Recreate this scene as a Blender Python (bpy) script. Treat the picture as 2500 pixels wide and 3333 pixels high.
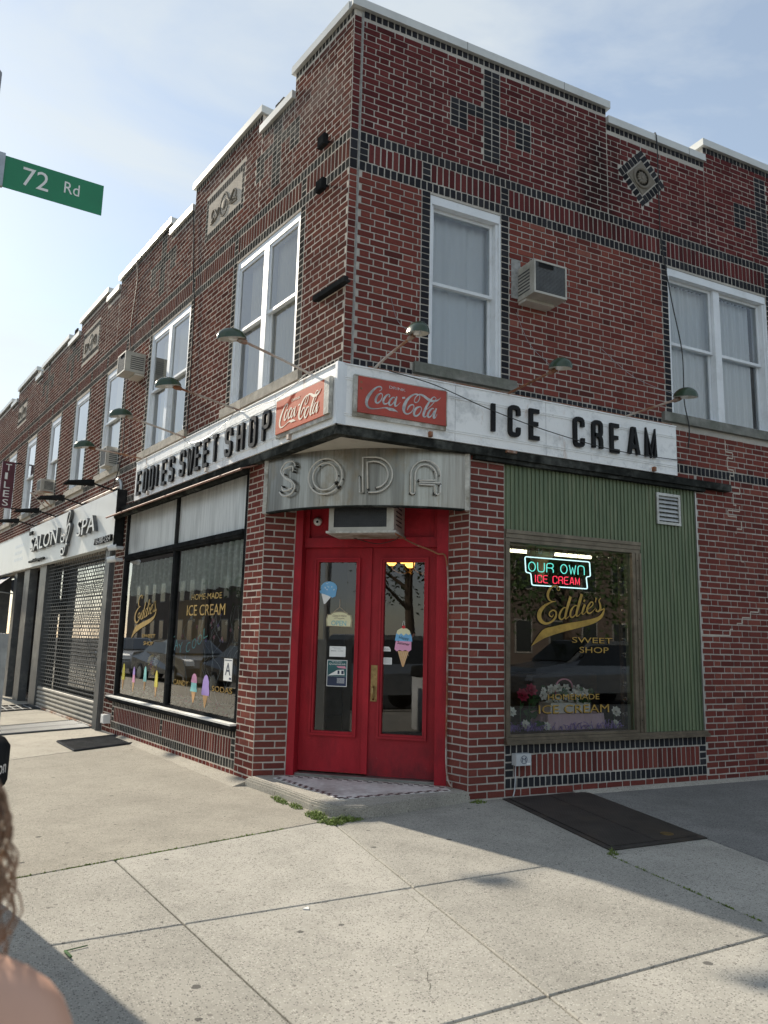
import bpy, bmesh, math, random
from mathutils import Vector, Matrix
random.seed(7)
sc = bpy.context.scene
for o in list(bpy.data.objects): bpy.data.objects.remove(o)
COL = sc.collection
# ------------------------------------------------------------------ camera
CAM = Vector((-2.5502, -6.2899, 1.47))
def _cam_axes():
    pitch, roll, yr = math.radians(9.435), math.radians(-1.42), math.radians(64.388)
    cp, sp, cr, sr = math.cos(pitch), math.sin(pitch), math.cos(roll), math.sin(roll)
    r0, f0, d0 = Vector((1,0,0)), Vector((0,cp,sp)), Vector((0,sp,-cp))
    r, d = cr*r0 + sr*d0, -sr*r0 + cr*d0
    a, b = math.sin(yr), math.cos(yr)
    m = Matrix(((a,b,0),(-b,a,0),(0,0,1)))
    return m@r, m@d, m@f0
RIGHT, DOWN, FWD = _cam_axes()
cd = bpy.data.cameras.new('camera'); cam = bpy.data.objects.new('camera', cd); COL.objects.link(cam)
cam.matrix_world = Matrix.LocRotScale(CAM, Matrix((RIGHT, -DOWN, -FWD)).transposed().to_quaternion(), None)
cd.sensor_fit = 'VERTICAL'; cd.sensor_height = 36; cd.sensor_width = 36; cd.lens = 26.955
cd.clip_start = .05; cd.clip_end = 2000
cd.dof.use_dof = True; cd.dof.focus_distance = 7.0; cd.dof.aperture_fstop = 4.0
sc.camera = cam
# ------------------------------------------------------------------ sky, sun, exposure
SUN_AZ = Vector((-.295, .955, 0)).normalized(); SUN_EL = math.radians(29)
sunv = SUN_AZ*math.cos(SUN_EL) + Vector((0,0,math.sin(SUN_EL)))
w = bpy.data.worlds.new('World'); sc.world = w; w.use_nodes = True
nt = w.node_tree; nt.nodes.clear()
N = nt.nodes.new; L = nt.links.new
sky = N('ShaderNodeTexSky'); sky.sky_type = 'NISHITA'; sky.sun_disc = False
sky.sun_elevation = SUN_EL; sky.sun_rotation = math.atan2(SUN_AZ.x, SUN_AZ.y)
sky.air_density = 1.2; sky.dust_density = .25; sky.ozone_density = 1.2
tc = N('ShaderNodeTexCoord'); mp = N('ShaderNodeMapping'); mp.inputs['Scale'].default_value = (1.0, 1.0, 2.6)
no = N('ShaderNodeTexNoise'); no.inputs['Scale'].default_value = 2.1; no.inputs['Distortion'].default_value = .6; no.inputs['Detail'].default_value = 8; no.inputs['Roughness'].default_value = .55
rp = N('ShaderNodeValToRGB'); rp.color_ramp.elements[0].position = .38; rp.color_ramp.elements[1].position = .64
bw = N('ShaderNodeRGBToBW'); vm = N('ShaderNodeVectorMath'); vm.operation = 'SCALE'; vm.inputs[0].default_value = (.22, .245, .26)
mixc = N('ShaderNodeMix'); mixc.data_type = 'RGBA'
mm = N('ShaderNodeMath'); mm.operation = 'MULTIPLY_ADD'; mm.inputs[1].default_value = .6; mm.inputs[2].default_value = .36
bg = N('ShaderNodeBackground'); bg.inputs['Strength'].default_value = .1
wo = N('ShaderNodeOutputWorld')
L(tc.outputs['Generated'], mp.inputs['Vector']); L(mp.outputs[0], no.inputs['Vector']); L(no.outputs['Fac'], rp.inputs[0])
L(rp.outputs['Color'], mm.inputs[0]); L(mm.outputs[0], mixc.inputs[0]); L(sky.outputs[0], mixc.inputs[6])
va = N('ShaderNodeVectorMath'); va.operation = 'ADD'; va.inputs[1].default_value = (3.6, 3.95, 4.25)   # thin high cloud, lit all round and a little brighter towards the sun
L(sky.outputs[0], bw.inputs[0]); L(bw.outputs[0], vm.inputs['Scale']); L(vm.outputs[0], va.inputs[0]); L(va.outputs[0], mixc.inputs[7])
L(mixc.outputs[2], bg.inputs['Color']); L(bg.outputs[0], wo.inputs['Surface'])
sd = bpy.data.lights.new('sun', 'SUN'); sd.energy = 4.7; sd.angle = math.radians(.85); sd.color = (1, .9, .74)
so = bpy.data.objects.new('sun', sd); COL.objects.link(so)
so.rotation_euler = sunv.to_track_quat('Z', 'Y').to_euler(); so.location = (0, 0, 20)
sc.view_settings.view_transform = 'Standard'; sc.view_settings.look = 'None'; sc.view_settings.exposure = .78; sc.view_settings.gamma = 1
sc.render.engine = 'CYCLES'
sc.render.resolution_x, sc.render.resolution_y = 768, 1024
# ------------------------------------------------------------------ materials
def material(name, build):
    m = bpy.data.materials.new(name); m.use_nodes = True; t = m.node_tree; t.nodes.clear()
    out = t.nodes.new('ShaderNodeOutputMaterial')
    t.links.new(build(t), out.inputs['Surface']); return m
def nd(t, ty, **k):
    n = t.nodes.new(ty)
    for a, b in k.items():
        if a[0] == '_': setattr(n, a[1:], b)
        else: n.inputs[a].default_value = b
    return n
def rgb(*c): return (c[0], c[1], c[2], 1)
def pos(t, scale=(1,1,1)):
    g = nd(t, 'ShaderNodeNewGeometry'); mpn = nd(t, 'ShaderNodeMapping'); mpn.inputs['Scale'].default_value = scale
    t.links.new(g.outputs['Position'], mpn.inputs['Vector']); return mpn.outputs[0]
def noise(t, scale, detail=4, rough=.6, stretch=(1,1,1), lo=.3, hi=.7):
    n = nd(t, 'ShaderNodeTexNoise', Scale=scale, Detail=detail, Roughness=rough); t.links.new(pos(t, stretch), n.inputs['Vector'])
    r = nd(t, 'ShaderNodeMapRange'); r.inputs[1].default_value = lo; r.inputs[2].default_value = hi
    t.links.new(n.outputs['Fac'], r.inputs[0]); return r.outputs[0]
def mix(t, f, a, b, mode='MIX'):
    m = nd(t, 'ShaderNodeMix', _data_type='RGBA', _blend_type=mode)
    for k, v in (('Factor', f), ('A', a), ('B', b)):
        s = m.inputs[k] if k != 'Factor' else m.inputs[0]
        if k == 'A': s = m.inputs[6]
        if k == 'B': s = m.inputs[7]
        if isinstance(v, (int, float)): s.default_value = v
        elif isinstance(v, tuple): s.default_value = v if len(v) == 4 else rgb(*v)
        else: t.links.new(v, s)
    return m.outputs[2]
def math_(t, op, a, b=0.0, c=0.0):
    m = nd(t, 'ShaderNodeMath', _operation=op)
    for i, v in enumerate((a, b, c)):
        if isinstance(v, (int, float)): m.inputs[i].default_value = v
        else: t.links.new(v, m.inputs[i])
    return m.outputs[0]
def bsdf(t, col, rough=.6, metal=0.0, bump=None, bstr=.3, bdist=.004, spec=.5, **k):
    b = nd(t, 'ShaderNodeBsdfPrincipled')
    for key, v in (('Base Color', col), ('Roughness', rough), ('Metallic', metal)):
        if isinstance(v, tuple): b.inputs[key].default_value = v if len(v) == 4 else rgb(*v)
        elif isinstance(v, (int, float)): b.inputs[key].default_value = v
        else: t.links.new(v, b.inputs[key])
    b.inputs['Specular IOR Level'].default_value = spec
    for a, v in k.items():
        b.inputs[a].default_value = v
    if bump is not None:
        bp = nd(t, 'ShaderNodeBump', Strength=bstr, Distance=bdist); t.links.new(bump, bp.inputs['Height']); t.links.new(bp.outputs[0], b.inputs['Normal'])
    return b.outputs[0]
MT = {}
def simple(name, c, rough=.5, metal=0.0, var=.25, scale=6, bump=.15, spec=.5, stretch=(1,1,1), dirt=None, dscale=2.5, dlo=.52, dhi=.75, fine=60):
    def f(t):
        n = noise(t, scale, stretch=stretch)
        col = mix(t, n, tuple(x*(1-var) for x in c), tuple(min(1, x*(1+var)) for x in c))
        if dirt: col = mix(t, noise(t, dscale, 6, .7, stretch, dlo, dhi), col, dirt)
        return bsdf(t, col, rough, metal, noise(t, fine, 3), bump, .003, spec)
    MT[name] = material(name, f); return MT[name]
def attr(t, nm='tint'):
    a = nd(t, 'ShaderNodeAttribute', _attribute_name=nm); return a.outputs['Fac']
def xyz(t):
    g = nd(t, 'ShaderNodeNewGeometry'); s = nd(t, 'ShaderNodeSeparateXYZ'); t.links.new(g.outputs['Position'], s.inputs[0]); return s.outputs
def ramp(t, f, stops):
    r = nd(t, 'ShaderNodeValToRGB'); e = r.color_ramp.elements
    while len(e) < len(stops): e.new(.5)
    for i, (p, c) in enumerate(stops): e[i].position = p; e[i].color = rgb(*c)
    t.links.new(f, r.inputs[0]); return r.outputs[0]
def bumpfn(t, p, c, wd):   # 1 at c falling to 0 at |p-c|=wd
    return math_(t, 'MAXIMUM', math_(t, 'SUBTRACT', 1.0, math_(t, 'DIVIDE', math_(t, 'ABSOLUTE', math_(t, 'SUBTRACT', p, c)), wd)), 0.0)
def brick_mat(name, stops, grime, eff=False, soot=False):
    def f(t):
        col = ramp(t, attr(t), stops)
        col = mix(t, math_(t, 'MULTIPLY', noise(t, 45, 5, .7), .45), col, tuple(x*.55 for x in grime))
        col = mix(t, math_(t, 'MULTIPLY', noise(t, .9, 5, .65, (1,1,1), .45, .8), .5), col, grime)
        x, y, z = xyz(t)
        if eff:   # white salt bloom on the parapet
            m = nd(t, 'ShaderNodeMapRange'); m.inputs[1].default_value = 6.3; m.inputs[2].default_value = 7.1; t.links.new(z, m.inputs[0])
            col = mix(t, math_(t, 'MULTIPLY', math_(t, 'MULTIPLY', m.outputs[0], noise(t, 1.6, 6, .7, (1,1,1), .45, .75)), .5), col, (.30,.27,.24))
        if soot:  # streak of soot running down from the parapet step
            s = math_(t, 'MULTIPLY', bumpfn(t, x, 3.12, .5), bumpfn(t, z, 6.75, .95))
            col = mix(t, math_(t, 'MINIMUM', math_(t, 'MULTIPLY', math_(t, 'MULTIPLY', s, 2.2), noise(t, 3.5, 5, .65, (1.6,1,.5), .25, .7)), .8), col, (.018,.014,.015))
        return bsdf(t, col, .82, 0, noise(t, 110, 4, .7), .35, .004, .0)
    MT[name] = material(name, f)
RED = [(0,(.11,.034,.031)),(.3,(.185,.051,.044)),(.65,(.245,.070,.057)),(.9,(.30,.095,.072)),(1,(.35,.13,.10))]
UPR = [(0,(.085,.026,.028)),(.4,(.14,.036,.037)),(.75,(.185,.05,.049)),(1,(.23,.072,.066))]
BRN = [(0,(.085,.036,.031)),(.4,(.135,.054,.044)),(.75,(.175,.068,.053)),(1,(.225,.095,.074))]
DRK = [(0,(.018,.019,.024)),(.5,(.032,.033,.041)),(1,(.055,.055,.062))]
DRL = [(0,(.022,.022,.023)),(.5,(.045,.044,.042)),(1,(.10,.095,.085))]
brick_mat('brick_red', RED, (.10,.05,.043)); brick_mat('brick_upper', UPR, (.05,.03,.032), soot=True)
brick_mat('brick_brown', BRN, (.085,.055,.046), eff=True); brick_mat('brick_dark', DRK, (.05,.05,.05), soot=True); brick_mat('brick_dark_left', DRL, (.09,.085,.075), eff=True)
def mortar(name, c, c2):
    def f(t):
        col = mix(t, noise(t, 2.2, 6, .65), c, c2)
        col = mix(t, math_(t, 'MULTIPLY', noise(t, 50, 4), .4), col, tuple(x*.6 for x in c))
        return bsdf(t, col, .95, 0, noise(t, 90, 5, .75), .6, .006, .0)
    MT[name] = material(name, f)
mortar('mortar_right', (.66,.62,.56), (.42,.395,.36)); mortar('mortar_left', (.74,.67,.58), (.56,.50,.43))
simple('white_paint', (.78,.77,.74), .45, 0, .1, 5, .1, dirt=(.36,.34,.31), dlo=.5, dhi=.72)
def sign_white(t):
    col = mix(t, noise(t, 4, 7, .72, (1,1,1), .52, .70), (.88,.89,.89), (.56,.58,.59))
    col = mix(t, noise(t, 14, 6, .75, (1,1,.35), .63, .78), col, (.36,.37,.37))
    col = mix(t, math_(t, 'MULTIPLY', noise(t, 2.6, 6, .75, (1.3,1.3,.5), .6, .76), .8), col, (.36,.17,.06))
    return bsdf(t, col, .5, 0, noise(t, 40, 5), .35, .003)
MT['sign_white'] = material('sign_white', sign_white)
simple('salon_white', (.80,.80,.77), .35, 0, .05, 1.2, .03, dirt=(.55,.55,.53), dlo=.55, dhi=.9, stretch=(1,1,.4))
simple('coping_metal', (.58,.59,.57), .38, .1, .08, 3, .05, dirt=(.45,.45,.42), dlo=.55, dhi=.85)
simple('vinyl', (.74,.77,.80), .35, 0, .06, 4, .03, dirt=(.5,.51,.5), dlo=.55, dhi=.85)
simple('beige_paint', (.55,.52,.46), .5, 0, .12, 5, .1, dirt=(.3,.27,.23))
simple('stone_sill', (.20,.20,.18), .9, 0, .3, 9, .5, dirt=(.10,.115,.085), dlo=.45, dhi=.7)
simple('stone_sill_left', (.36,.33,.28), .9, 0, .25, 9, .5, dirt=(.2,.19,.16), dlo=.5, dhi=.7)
simple('terracotta_pale', (.18,.155,.125), .85, 0, .25, 12, .4, dirt=(.2,.185,.15), dlo=.45, dhi=.7)
simple('black_paint', (.02,.021,.022), .6, 0, .3, 8, .15, .0, dirt=(.05,.05,.05), dlo=.5, dhi=.75)
simple('black_letter', (.012,.012,.013), .35, 0, .2, 8, .05, .12)
simple('black_rough', (.028,.03,.028), .7, 0, .4, 8, .6, .0, dirt=(.12,.125,.115), dlo=.5, dhi=.68, fine=35)
simple('dark_grey_metal', (.10,.105,.11), .4, .3, .2, 5, .1, dirt=(.2,.2,.19))
simple('tile_black', (.02,.02,.022), .3, 0, .3); simple('tile_white', (.78,.775,.75), .35, 0, .15, 30, .05, dirt=(.3,.27,.24), dlo=.45, dhi=.75)
simple('red_paint', (.35,.017,.027), .55, 0, .22, 4.5, .3, .2, dirt=(.14,.014,.02), dlo=.5, dhi=.8, stretch=(1,1,.35))
def red_worn(t):
    x, y, z = xyz(t)
    m = nd(t, 'ShaderNodeMapRange'); m.inputs[1].default_value = .62; m.inputs[2].default_value = .14; t.links.new(z, m.inputs[0])
    col = mix(t, noise(t, 3.5), (.28,.017,.025), (.38,.024,.034))
    col = mix(t, math_(t, 'MULTIPLY', math_(t, 'MULTIPLY', m.outputs[0], noise(t, 7, 6, .7, (1,1,.6), .3, .65)), .85), col, (.075,.018,.022))
    h = bumpfn(t, z, 1.05, .45); col = mix(t, math_(t, 'MULTIPLY', math_(t, 'MULTIPLY', h, math_(t, 'MULTIPLY', bumpfn(t, x, .82, .32), noise(t, 6, 5, .7))), .6), col, (.10,.02,.025))
    col = mix(t, noise(t, 38, 4, .8, (1,1,3), .69, .75), col, (.5,.42,.38))
    return bsdf(t, col, .58, 0, noise(t, 30, 4, .6, (1,1,.4)), .3, .003, .2)
MT['red_paint_worn'] = material('red_paint_worn', red_worn)
simple('brass', (.32,.22,.10), .4, .9, .3, 20, .1)
simple('steel_plate', (.33,.34,.33), .35, .85, .2, 6, .1, dirt=(.2,.19,.17))
def canopy(t):
    g = nd(t, 'ShaderNodeTexCoord')
    n1 = nd(t, 'ShaderNodeTexNoise', Scale=1.0, Detail=5, Roughness=.7); mpn = nd(t, 'ShaderNodeMapping'); mpn.inputs['Scale'].default_value = (9, 9, .35)
    t.links.new(g.outputs['Object'], mpn.inputs['Vector']); t.links.new(mpn.outputs[0], n1.inputs['Vector'])
    col = ramp(t, n1.outputs['Fac'], [(.25,(.19,.18,.155)),(.45,(.43,.415,.37)),(.6,(.29,.275,.24)),(.78,(.60,.59,.55))])
    k = math_(t, 'MULTIPLY_ADD', attr(t), .45, .6); col = mix(t, 1.0, col, (1,1,1)) if False else col
    kk = nd(t, 'ShaderNodeCombineColor'); [t.links.new(k, kk.inputs[i]) for i in range(3)]
    col = mix(t, 1.0, col, kk.outputs[0], 'MULTIPLY')
    col = mix(t, noise(t, 3, 6, .7, (1,1,.5), .5, .7), col, (.24,.19,.125))
    return bsdf(t, col, .34, .75, n1.outputs['Fac'], .35, .01)
MT['canopy_metal'] = material('canopy_metal', canopy)
def green_panel(t):
    col = mix(t, noise(t, 2.2, 5, .6, (2,2,.5)), (.10,.14,.078), (.15,.195,.108))
    col = mix(t, noise(t, 6, 6, .7, (5,5,.25), .5, .72), col, (.23,.25,.155))
    col = mix(t, noise(t, 9, 5, .7, (6,6,.3), .6, .75), col, (.025,.05,.03))
    return bsdf(t, col, .5, 0, noise(t, 30, 4, .6, (3,3,.3)), .25, .003)
MT['green_siding'] = material('green_siding', green_panel)
simple('bronze_frame', (.20,.17,.13), .38, .6, .25, 8, .15, dirt=(.10,.08,.06), stretch=(1,1,1))
simple('aluminium', (.50,.50,.48), .4, .7, .15, 8, .1, dirt=(.28,.26,.23))
simple('rusty_metal', (.24,.10,.05), .8, .2, .5, 18, .5, dirt=(.45,.42,.38), dlo=.5, dhi=.65)
simple('awning_rust', (.25,.13,.10), .7, .1, .35, 6, .4, dirt=(.33,.25,.21))
simple('enamel_green', (.03,.058,.032), .22, 0, .3, 8, .08, dirt=(.06,.08,.06))
simple('enamel_white', (.70,.70,.66), .3, 0, .1, 8, .05, dirt=(.35,.25,.15))
simple('pipe_white', (.55,.50,.45), .5, 0, .2, 20, .2, dirt=(.30,.13,.06), dlo=.48, dhi=.62)
simple('soda_red', (.40,.045,.022), .35, 0, .12, 7, .08, dirt=(.22,.03,.02), dlo=.55, dhi=.8)
simple('soda_red_faded', (.55,.10,.045), .5, 0, .12, 7, .08, .1, dirt=(.62,.20,.11), dlo=.5, dhi=.75)
simple('worn_silver', (.46,.48,.48), .45, .2, .3, 26, .1, dirt=(.2,.2,.19), dlo=.52, dhi=.66)
simple('cream_print', (.72,.66,.54), .5, 0, .12, 20, .05)
simple('frame_worn', (.50,.49,.45), .7, 0, .3, 12, .4, dirt=(.2,.17,.12), dlo=.48, dhi=.64)
simple('neon_glass', (.62,.60,.55), .25, 0, .1, 20, .02); simple('neon_clip', (.03,.028,.025), .5)
simple('ac_beige', (.46,.44,.39), .5, .1, .12, 6, .1, dirt=(.28,.26,.22), dlo=.5, dhi=.75); simple('ac_dark', (.05,.052,.055), .5, .2, .3)
simple('ac_grille', (.16,.165,.165), .45, .3, .2)
simple('gold_leaf', (.50,.33,.085), .38, .55, .2, 14, .05, dirt=(.28,.17,.05), dlo=.5, dhi=.72)
simple('navy', (.018,.03,.075), .5); simple('maroon', (.085,.012,.026), .45, 0, .2, 4); simple('street_green', (.006,.20,.085), .35, 0, .08, 4, .02)
simple('print_white', (.80,.80,.78), .45, 0, .05); simple('print_grey', (.35,.36,.37), .5)
simple('wood_dark', (.06,.035,.02), .5, 0, .3, 6, .1, stretch=(1,1,6)); simple('wood_gold', (.20,.12,.035), .45, 0, .3, 3, .1)
simple('interior_dark', (.045,.036,.03), .7, 0, .4, 2); simple('interior_ceiling', (.35,.32,.26), .7); simple('interior_floor', (.12,.09,.07), .4)
simple('cloth_pink', (.66,.47,.58), .8, 0, .08, 4); simple('leaf_green', (.045,.12,.03), .5, 0, .35, 20); simple('petal_white', (.80,.78,.74), .6, 0, .05)
simple('petal_red', (.35,.02,.06), .55, 0, .3, 30); simple('petal_pink', (.70,.30,.40), .6, 0, .2, 30); simple('tinsel_violet', (.30,.20,.55), .4, 0, .3, 30); simple('petal_yellow', (.75,.55,.10), .6)
simple('cone_yellow', (.78,.66,.10), .5, 0, .06); simple('cone_violet', (.42,.29,.68), .5, 0, .06); simple('cone_aqua', (.30,.68,.66), .5, 0, .06); simple('cone_pink', (.75,.34,.52), .5, 0, .06)
simple('wafer', (.62,.36,.16), .6, 0, .1); simple('cone_blue', (.16,.40,.66), .5, 0, .1); simple('card_cream', (.72,.68,.44), .5, 0, .05); simple('card_aqua', (.10,.38,.48), .5)
simple('chocolate', (.10,.03,.015), .4); simple('cherry', (.50,.02,.025), .3); simple('wafer_line', (.75,.55,.38), .6); simple('teal_dark', (.02,.10,.11), .5)
simple('rubber_black', (.018,.018,.018), .6); simple('hatch_steel', (.05,.045,.043), .5, .4, .35, 5, .3, dirt=(.085,.065,.05), dlo=.5, dhi=.75)
simple('grate_steel', (.07,.072,.075), .7, 0, .3, spec=.0); simple('grate_light', (.13,.14,.145), .6, .0, .25, spec=.1); simple('shutter_metal', (.12,.125,.125), .6, 0, .2, spec=.08); simple('shutter_slat', (.34,.32,.28), .6, 0, .15, spec=.08); simple('pit_black', (.006,.006,.006), .9)
simple('galvanised', (.36,.38,.39), .42, .75, .2, 10, .08); simple('plastic_white', (.75,.76,.76), .35, 0, .05); simple('plastic_grey', (.52,.54,.56), .4, 0, .05)
simple('caulk', (.30,.30,.29), .9, 0, .3, 25, .6)
def frost(t):
    col = mix(t, noise(t, 5, 6, .75, (7,7,.22), .35, .7), (.46,.47,.46), (.72,.73,.71))
    col = mix(t, noise(t, 2, 4, .6, (3,3,.4), .5, .8), col, (.30,.31,.30))
    return bsdf(t, col, .3, 0, None, spec=.6)
MT['frosted_pane'] = material('frosted_pane', frost)
def glass(name, tint, ior, gain):
    def f(t):
        tr = nd(t, 'ShaderNodeBsdfTransparent'); tr.inputs[0].default_value = rgb(*tint)
        gl = nd(t, 'ShaderNodeBsdfGlossy', Roughness=.0); gl.inputs[0].default_value = (1,1,1,1)
        fr = nd(t, 'ShaderNodeFresnel', IOR=ior)
        bp = nd(t, 'ShaderNodeBump', Strength=.03, Distance=.01); n = nd(t, 'ShaderNodeTexNoise', Scale=1.6, Detail=1.0)
        t.links.new(pos(t), n.inputs['Vector']); t.links.new(n.outputs['Fac'], bp.inputs['Height']); t.links.new(bp.outputs[0], gl.inputs['Normal'])
        ms = nd(t, 'ShaderNodeMixShader'); t.links.new(math_(t, 'MINIMUM', math_(t, 'MULTIPLY', fr.outputs[0], gain), 1.0), ms.inputs[0])
        t.links.new(tr.outputs[0], ms.inputs[1]); t.links.new(gl.outputs[0], ms.inputs[2]); return ms.outputs[0]
    MT[name] = material(name, f)
glass('glass_shop', (.91,.94,.92), 1.5, 2.0); glass('glass_upper', (.92,.94,.95), 1.5, 1.7)
def fabric(name, c, tr=.35, alpha=1.0, hole=0):
    def f(t):
        d = nd(t, 'ShaderNodeBsdfDiffuse'); d.inputs[0].default_value = rgb(*c)
        s = nd(t, 'ShaderNodeBsdfTranslucent'); s.inputs[0].default_value = rgb(*c)
        ms = nd(t, 'ShaderNodeMixShader', Fac=tr); t.links.new(d.outputs[0], ms.inputs[1]); t.links.new(s.outputs[0], ms.inputs[2])
        if alpha < 1:
            tp = nd(t, 'ShaderNodeBsdfTransparent'); m2 = nd(t, 'ShaderNodeMixShader')
            v = nd(t, 'ShaderNodeTexVoronoi', Scale=22.0); t.links.new(pos(t), v.inputs['Vector'])
            r = nd(t, 'ShaderNodeMapRange'); r.inputs[1].default_value = .25; r.inputs[2].default_value = .55; r.inputs[3].default_value = alpha; r.inputs[4].default_value = alpha*.8
            t.links.new(v.outputs['Distance'], r.inputs[0]); t.links.new(r.outputs[0], m2.inputs[0])
            t.links.new(tp.outputs[0], m2.inputs[1]); t.links.new(ms.outputs[0], m2.inputs[2]); return m2.outputs[0]
        return ms.outputs[0]
    MT[name] = material(name, f)
fabric('curtain_grey', (.90,.92,.93), .2); fabric('curtain_cream', (.86,.78,.62), .3); fabric('lace', (.90,.93,.90), .3, 1.0 - 1e-4)
def emit(name, c, s):
    def f(t):
        e = nd(t, 'ShaderNodeEmission', Strength=s); e.inputs[0].default_value = rgb(*c); return e.outputs[0]
    MT[name] = material(name, f)
emit('neon_aqua', (.13,.72,.62), .95); emit('neon_red', (.9,.04,.09), 1.0); emit('neon_white', (.6,.9,.95), 1.0); emit('tube_light', (1,.93,.62), 2.5); emit('bulb_warm', (1,.45,.10), 2.4)
def concrete(name, c, c2, dark, speck):
    def f(t):
        col = mix(t, noise(t, .8, 6, .65), c, c2); col = mix(t, math_(t, 'MULTIPLY', noise(t, 1.7, 7, .75, (1,1,1), .42, .7), .6), col, tuple(x*.62 for x in c2))
        v = nd(t, 'ShaderNodeTexVoronoi', Scale=105.0); t.links.new(pos(t), v.inputs['Vector'])
        sp = nd(t, 'ShaderNodeSeparateColor'); t.links.new(v.outputs['Color'], sp.inputs[0])
        edge = math_(t, 'LESS_THAN', v.outputs['Distance'], .42)
        col = mix(t, math_(t, 'MULTIPLY', edge, math_(t, 'MULTIPLY', math_(t, 'GREATER_THAN', sp.outputs[0], .74), speck)), col, dark)
        col = mix(t, math_(t, 'MULTIPLY', edge, math_(t, 'MULTIPLY', math_(t, 'LESS_THAN', sp.outputs[0], .22), .5)), col, tuple(min(1, x*1.5) for x in c))
        v2 = nd(t, 'ShaderNodeTexVoronoi', Scale=34.0); t.links.new(pos(t), v2.inputs['Vector']); s2_ = nd(t, 'ShaderNodeSeparateColor'); t.links.new(v2.outputs['Color'], s2_.inputs[0])
        col = mix(t, math_(t, 'MULTIPLY', math_(t, 'LESS_THAN', v2.outputs['Distance'], math_(t, 'MULTIPLY', s2_.outputs[1], .4)), math_(t, 'MULTIPLY', math_(t, 'GREATER_THAN', s2_.outputs[0], .86), .7)), col, (.15,.135,.125))
        col = mix(t, math_(t, 'MULTIPLY', noise(t, 220, 3, .7), .38), col, tuple(x*.5 for x in c))
        g = nd(t, 'ShaderNodeTexVoronoi', Scale=4.6); t.links.new(pos(t), g.inputs['Vector'])
        sg = nd(t, 'ShaderNodeSeparateColor'); t.links.new(g.outputs['Color'], sg.inputs[0])
        wob = math_(t, 'MULTIPLY', noise(t, 30, 3), .05)
        gum = math_(t, 'MULTIPLY', math_(t, 'LESS_THAN', math_(t, 'ADD', g.outputs['Distance'], wob), math_(t, 'MULTIPLY', sg.outputs[1], .13)), math_(t, 'GREATER_THAN', sg.outputs[0], .15))
        col = mix(t, math_(t, 'MULTIPLY', gum, .75), col, (.06,.058,.058))
        kk = nd(t, 'ShaderNodeCombineColor'); k = math_(t, 'MULTIPLY_ADD', attr(t), .24, .87); [t.links.new(k, kk.inputs[i]) for i in range(3)]; col = mix(t, 1.0, col, kk.outputs[0], 'MULTIPLY')
        col = mix(t, math_(t, 'MULTIPLY', noise(t, 2.7, 5, .7, (1,1,1), .55, .8), .3), col, tuple(x*.55 for x in c))
        return bsdf(t, col, .9, 0, noise(t, 160, 4, .75), .45, .006, .04)
    MT[name] = material(name, f)
concrete('concrete', (.46,.44,.395), (.39,.375,.335), (.12,.115,.11), .9)
concrete('concrete_left', (.46,.43,.37), (.40,.375,.325), (.16,.15,.13), .8)
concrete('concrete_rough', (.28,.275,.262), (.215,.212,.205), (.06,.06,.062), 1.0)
concrete('concrete_stoop', (.50,.47,.41), (.40,.38,.34), (.15,.14,.13), .8)
concrete('asphalt', (.055,.055,.057), (.045,.045,.047), (.02,.02,.02), .6)
simple('joint_dirt', (.06,.055,.04), .95, 0, .4, 8, .5, dirt=(.05,.075,.02), dlo=.5, dhi=.65)
simple('grass', (.15,.21,.04), .7, 0, .4, 30); simple('skin', (.60,.35,.25), .45, 0, .06, 5, .03); simple('hatch_tread', (.11,.10,.095), .5, .2, .3); simple('hair_brown', (.26,.155,.09), .45, 0, .45, 40, .1, stretch=(1,1,.2))
simple('shirt', (.35,.42,.50), .8); simple('shorts', (.05,.06,.10), .8)
simple('car_black', (.02,.022,.026), .12, .2, .1, spec=.7); simple('car_grey', (.16,.17,.18), .15, .4, .1, spec=.7); simple('car_silver', (.42,.43,.44), .16, .5, .1, spec=.7); simple('car_glass', (.015,.02,.022), .05, 0, .1, spec=.8)
simple('bark', (.09,.065,.045), .9, 0, .4, 12, .6); simple('foliage', (.05,.095,.025), .6, 0, .45, 3); simple('house_wall', (.11,.085,.07), .85, 0, .2, 2); simple('house_roof', (.09,.08,.075), .8); simple('house_trim', (.25,.24,.22), .6)
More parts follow.
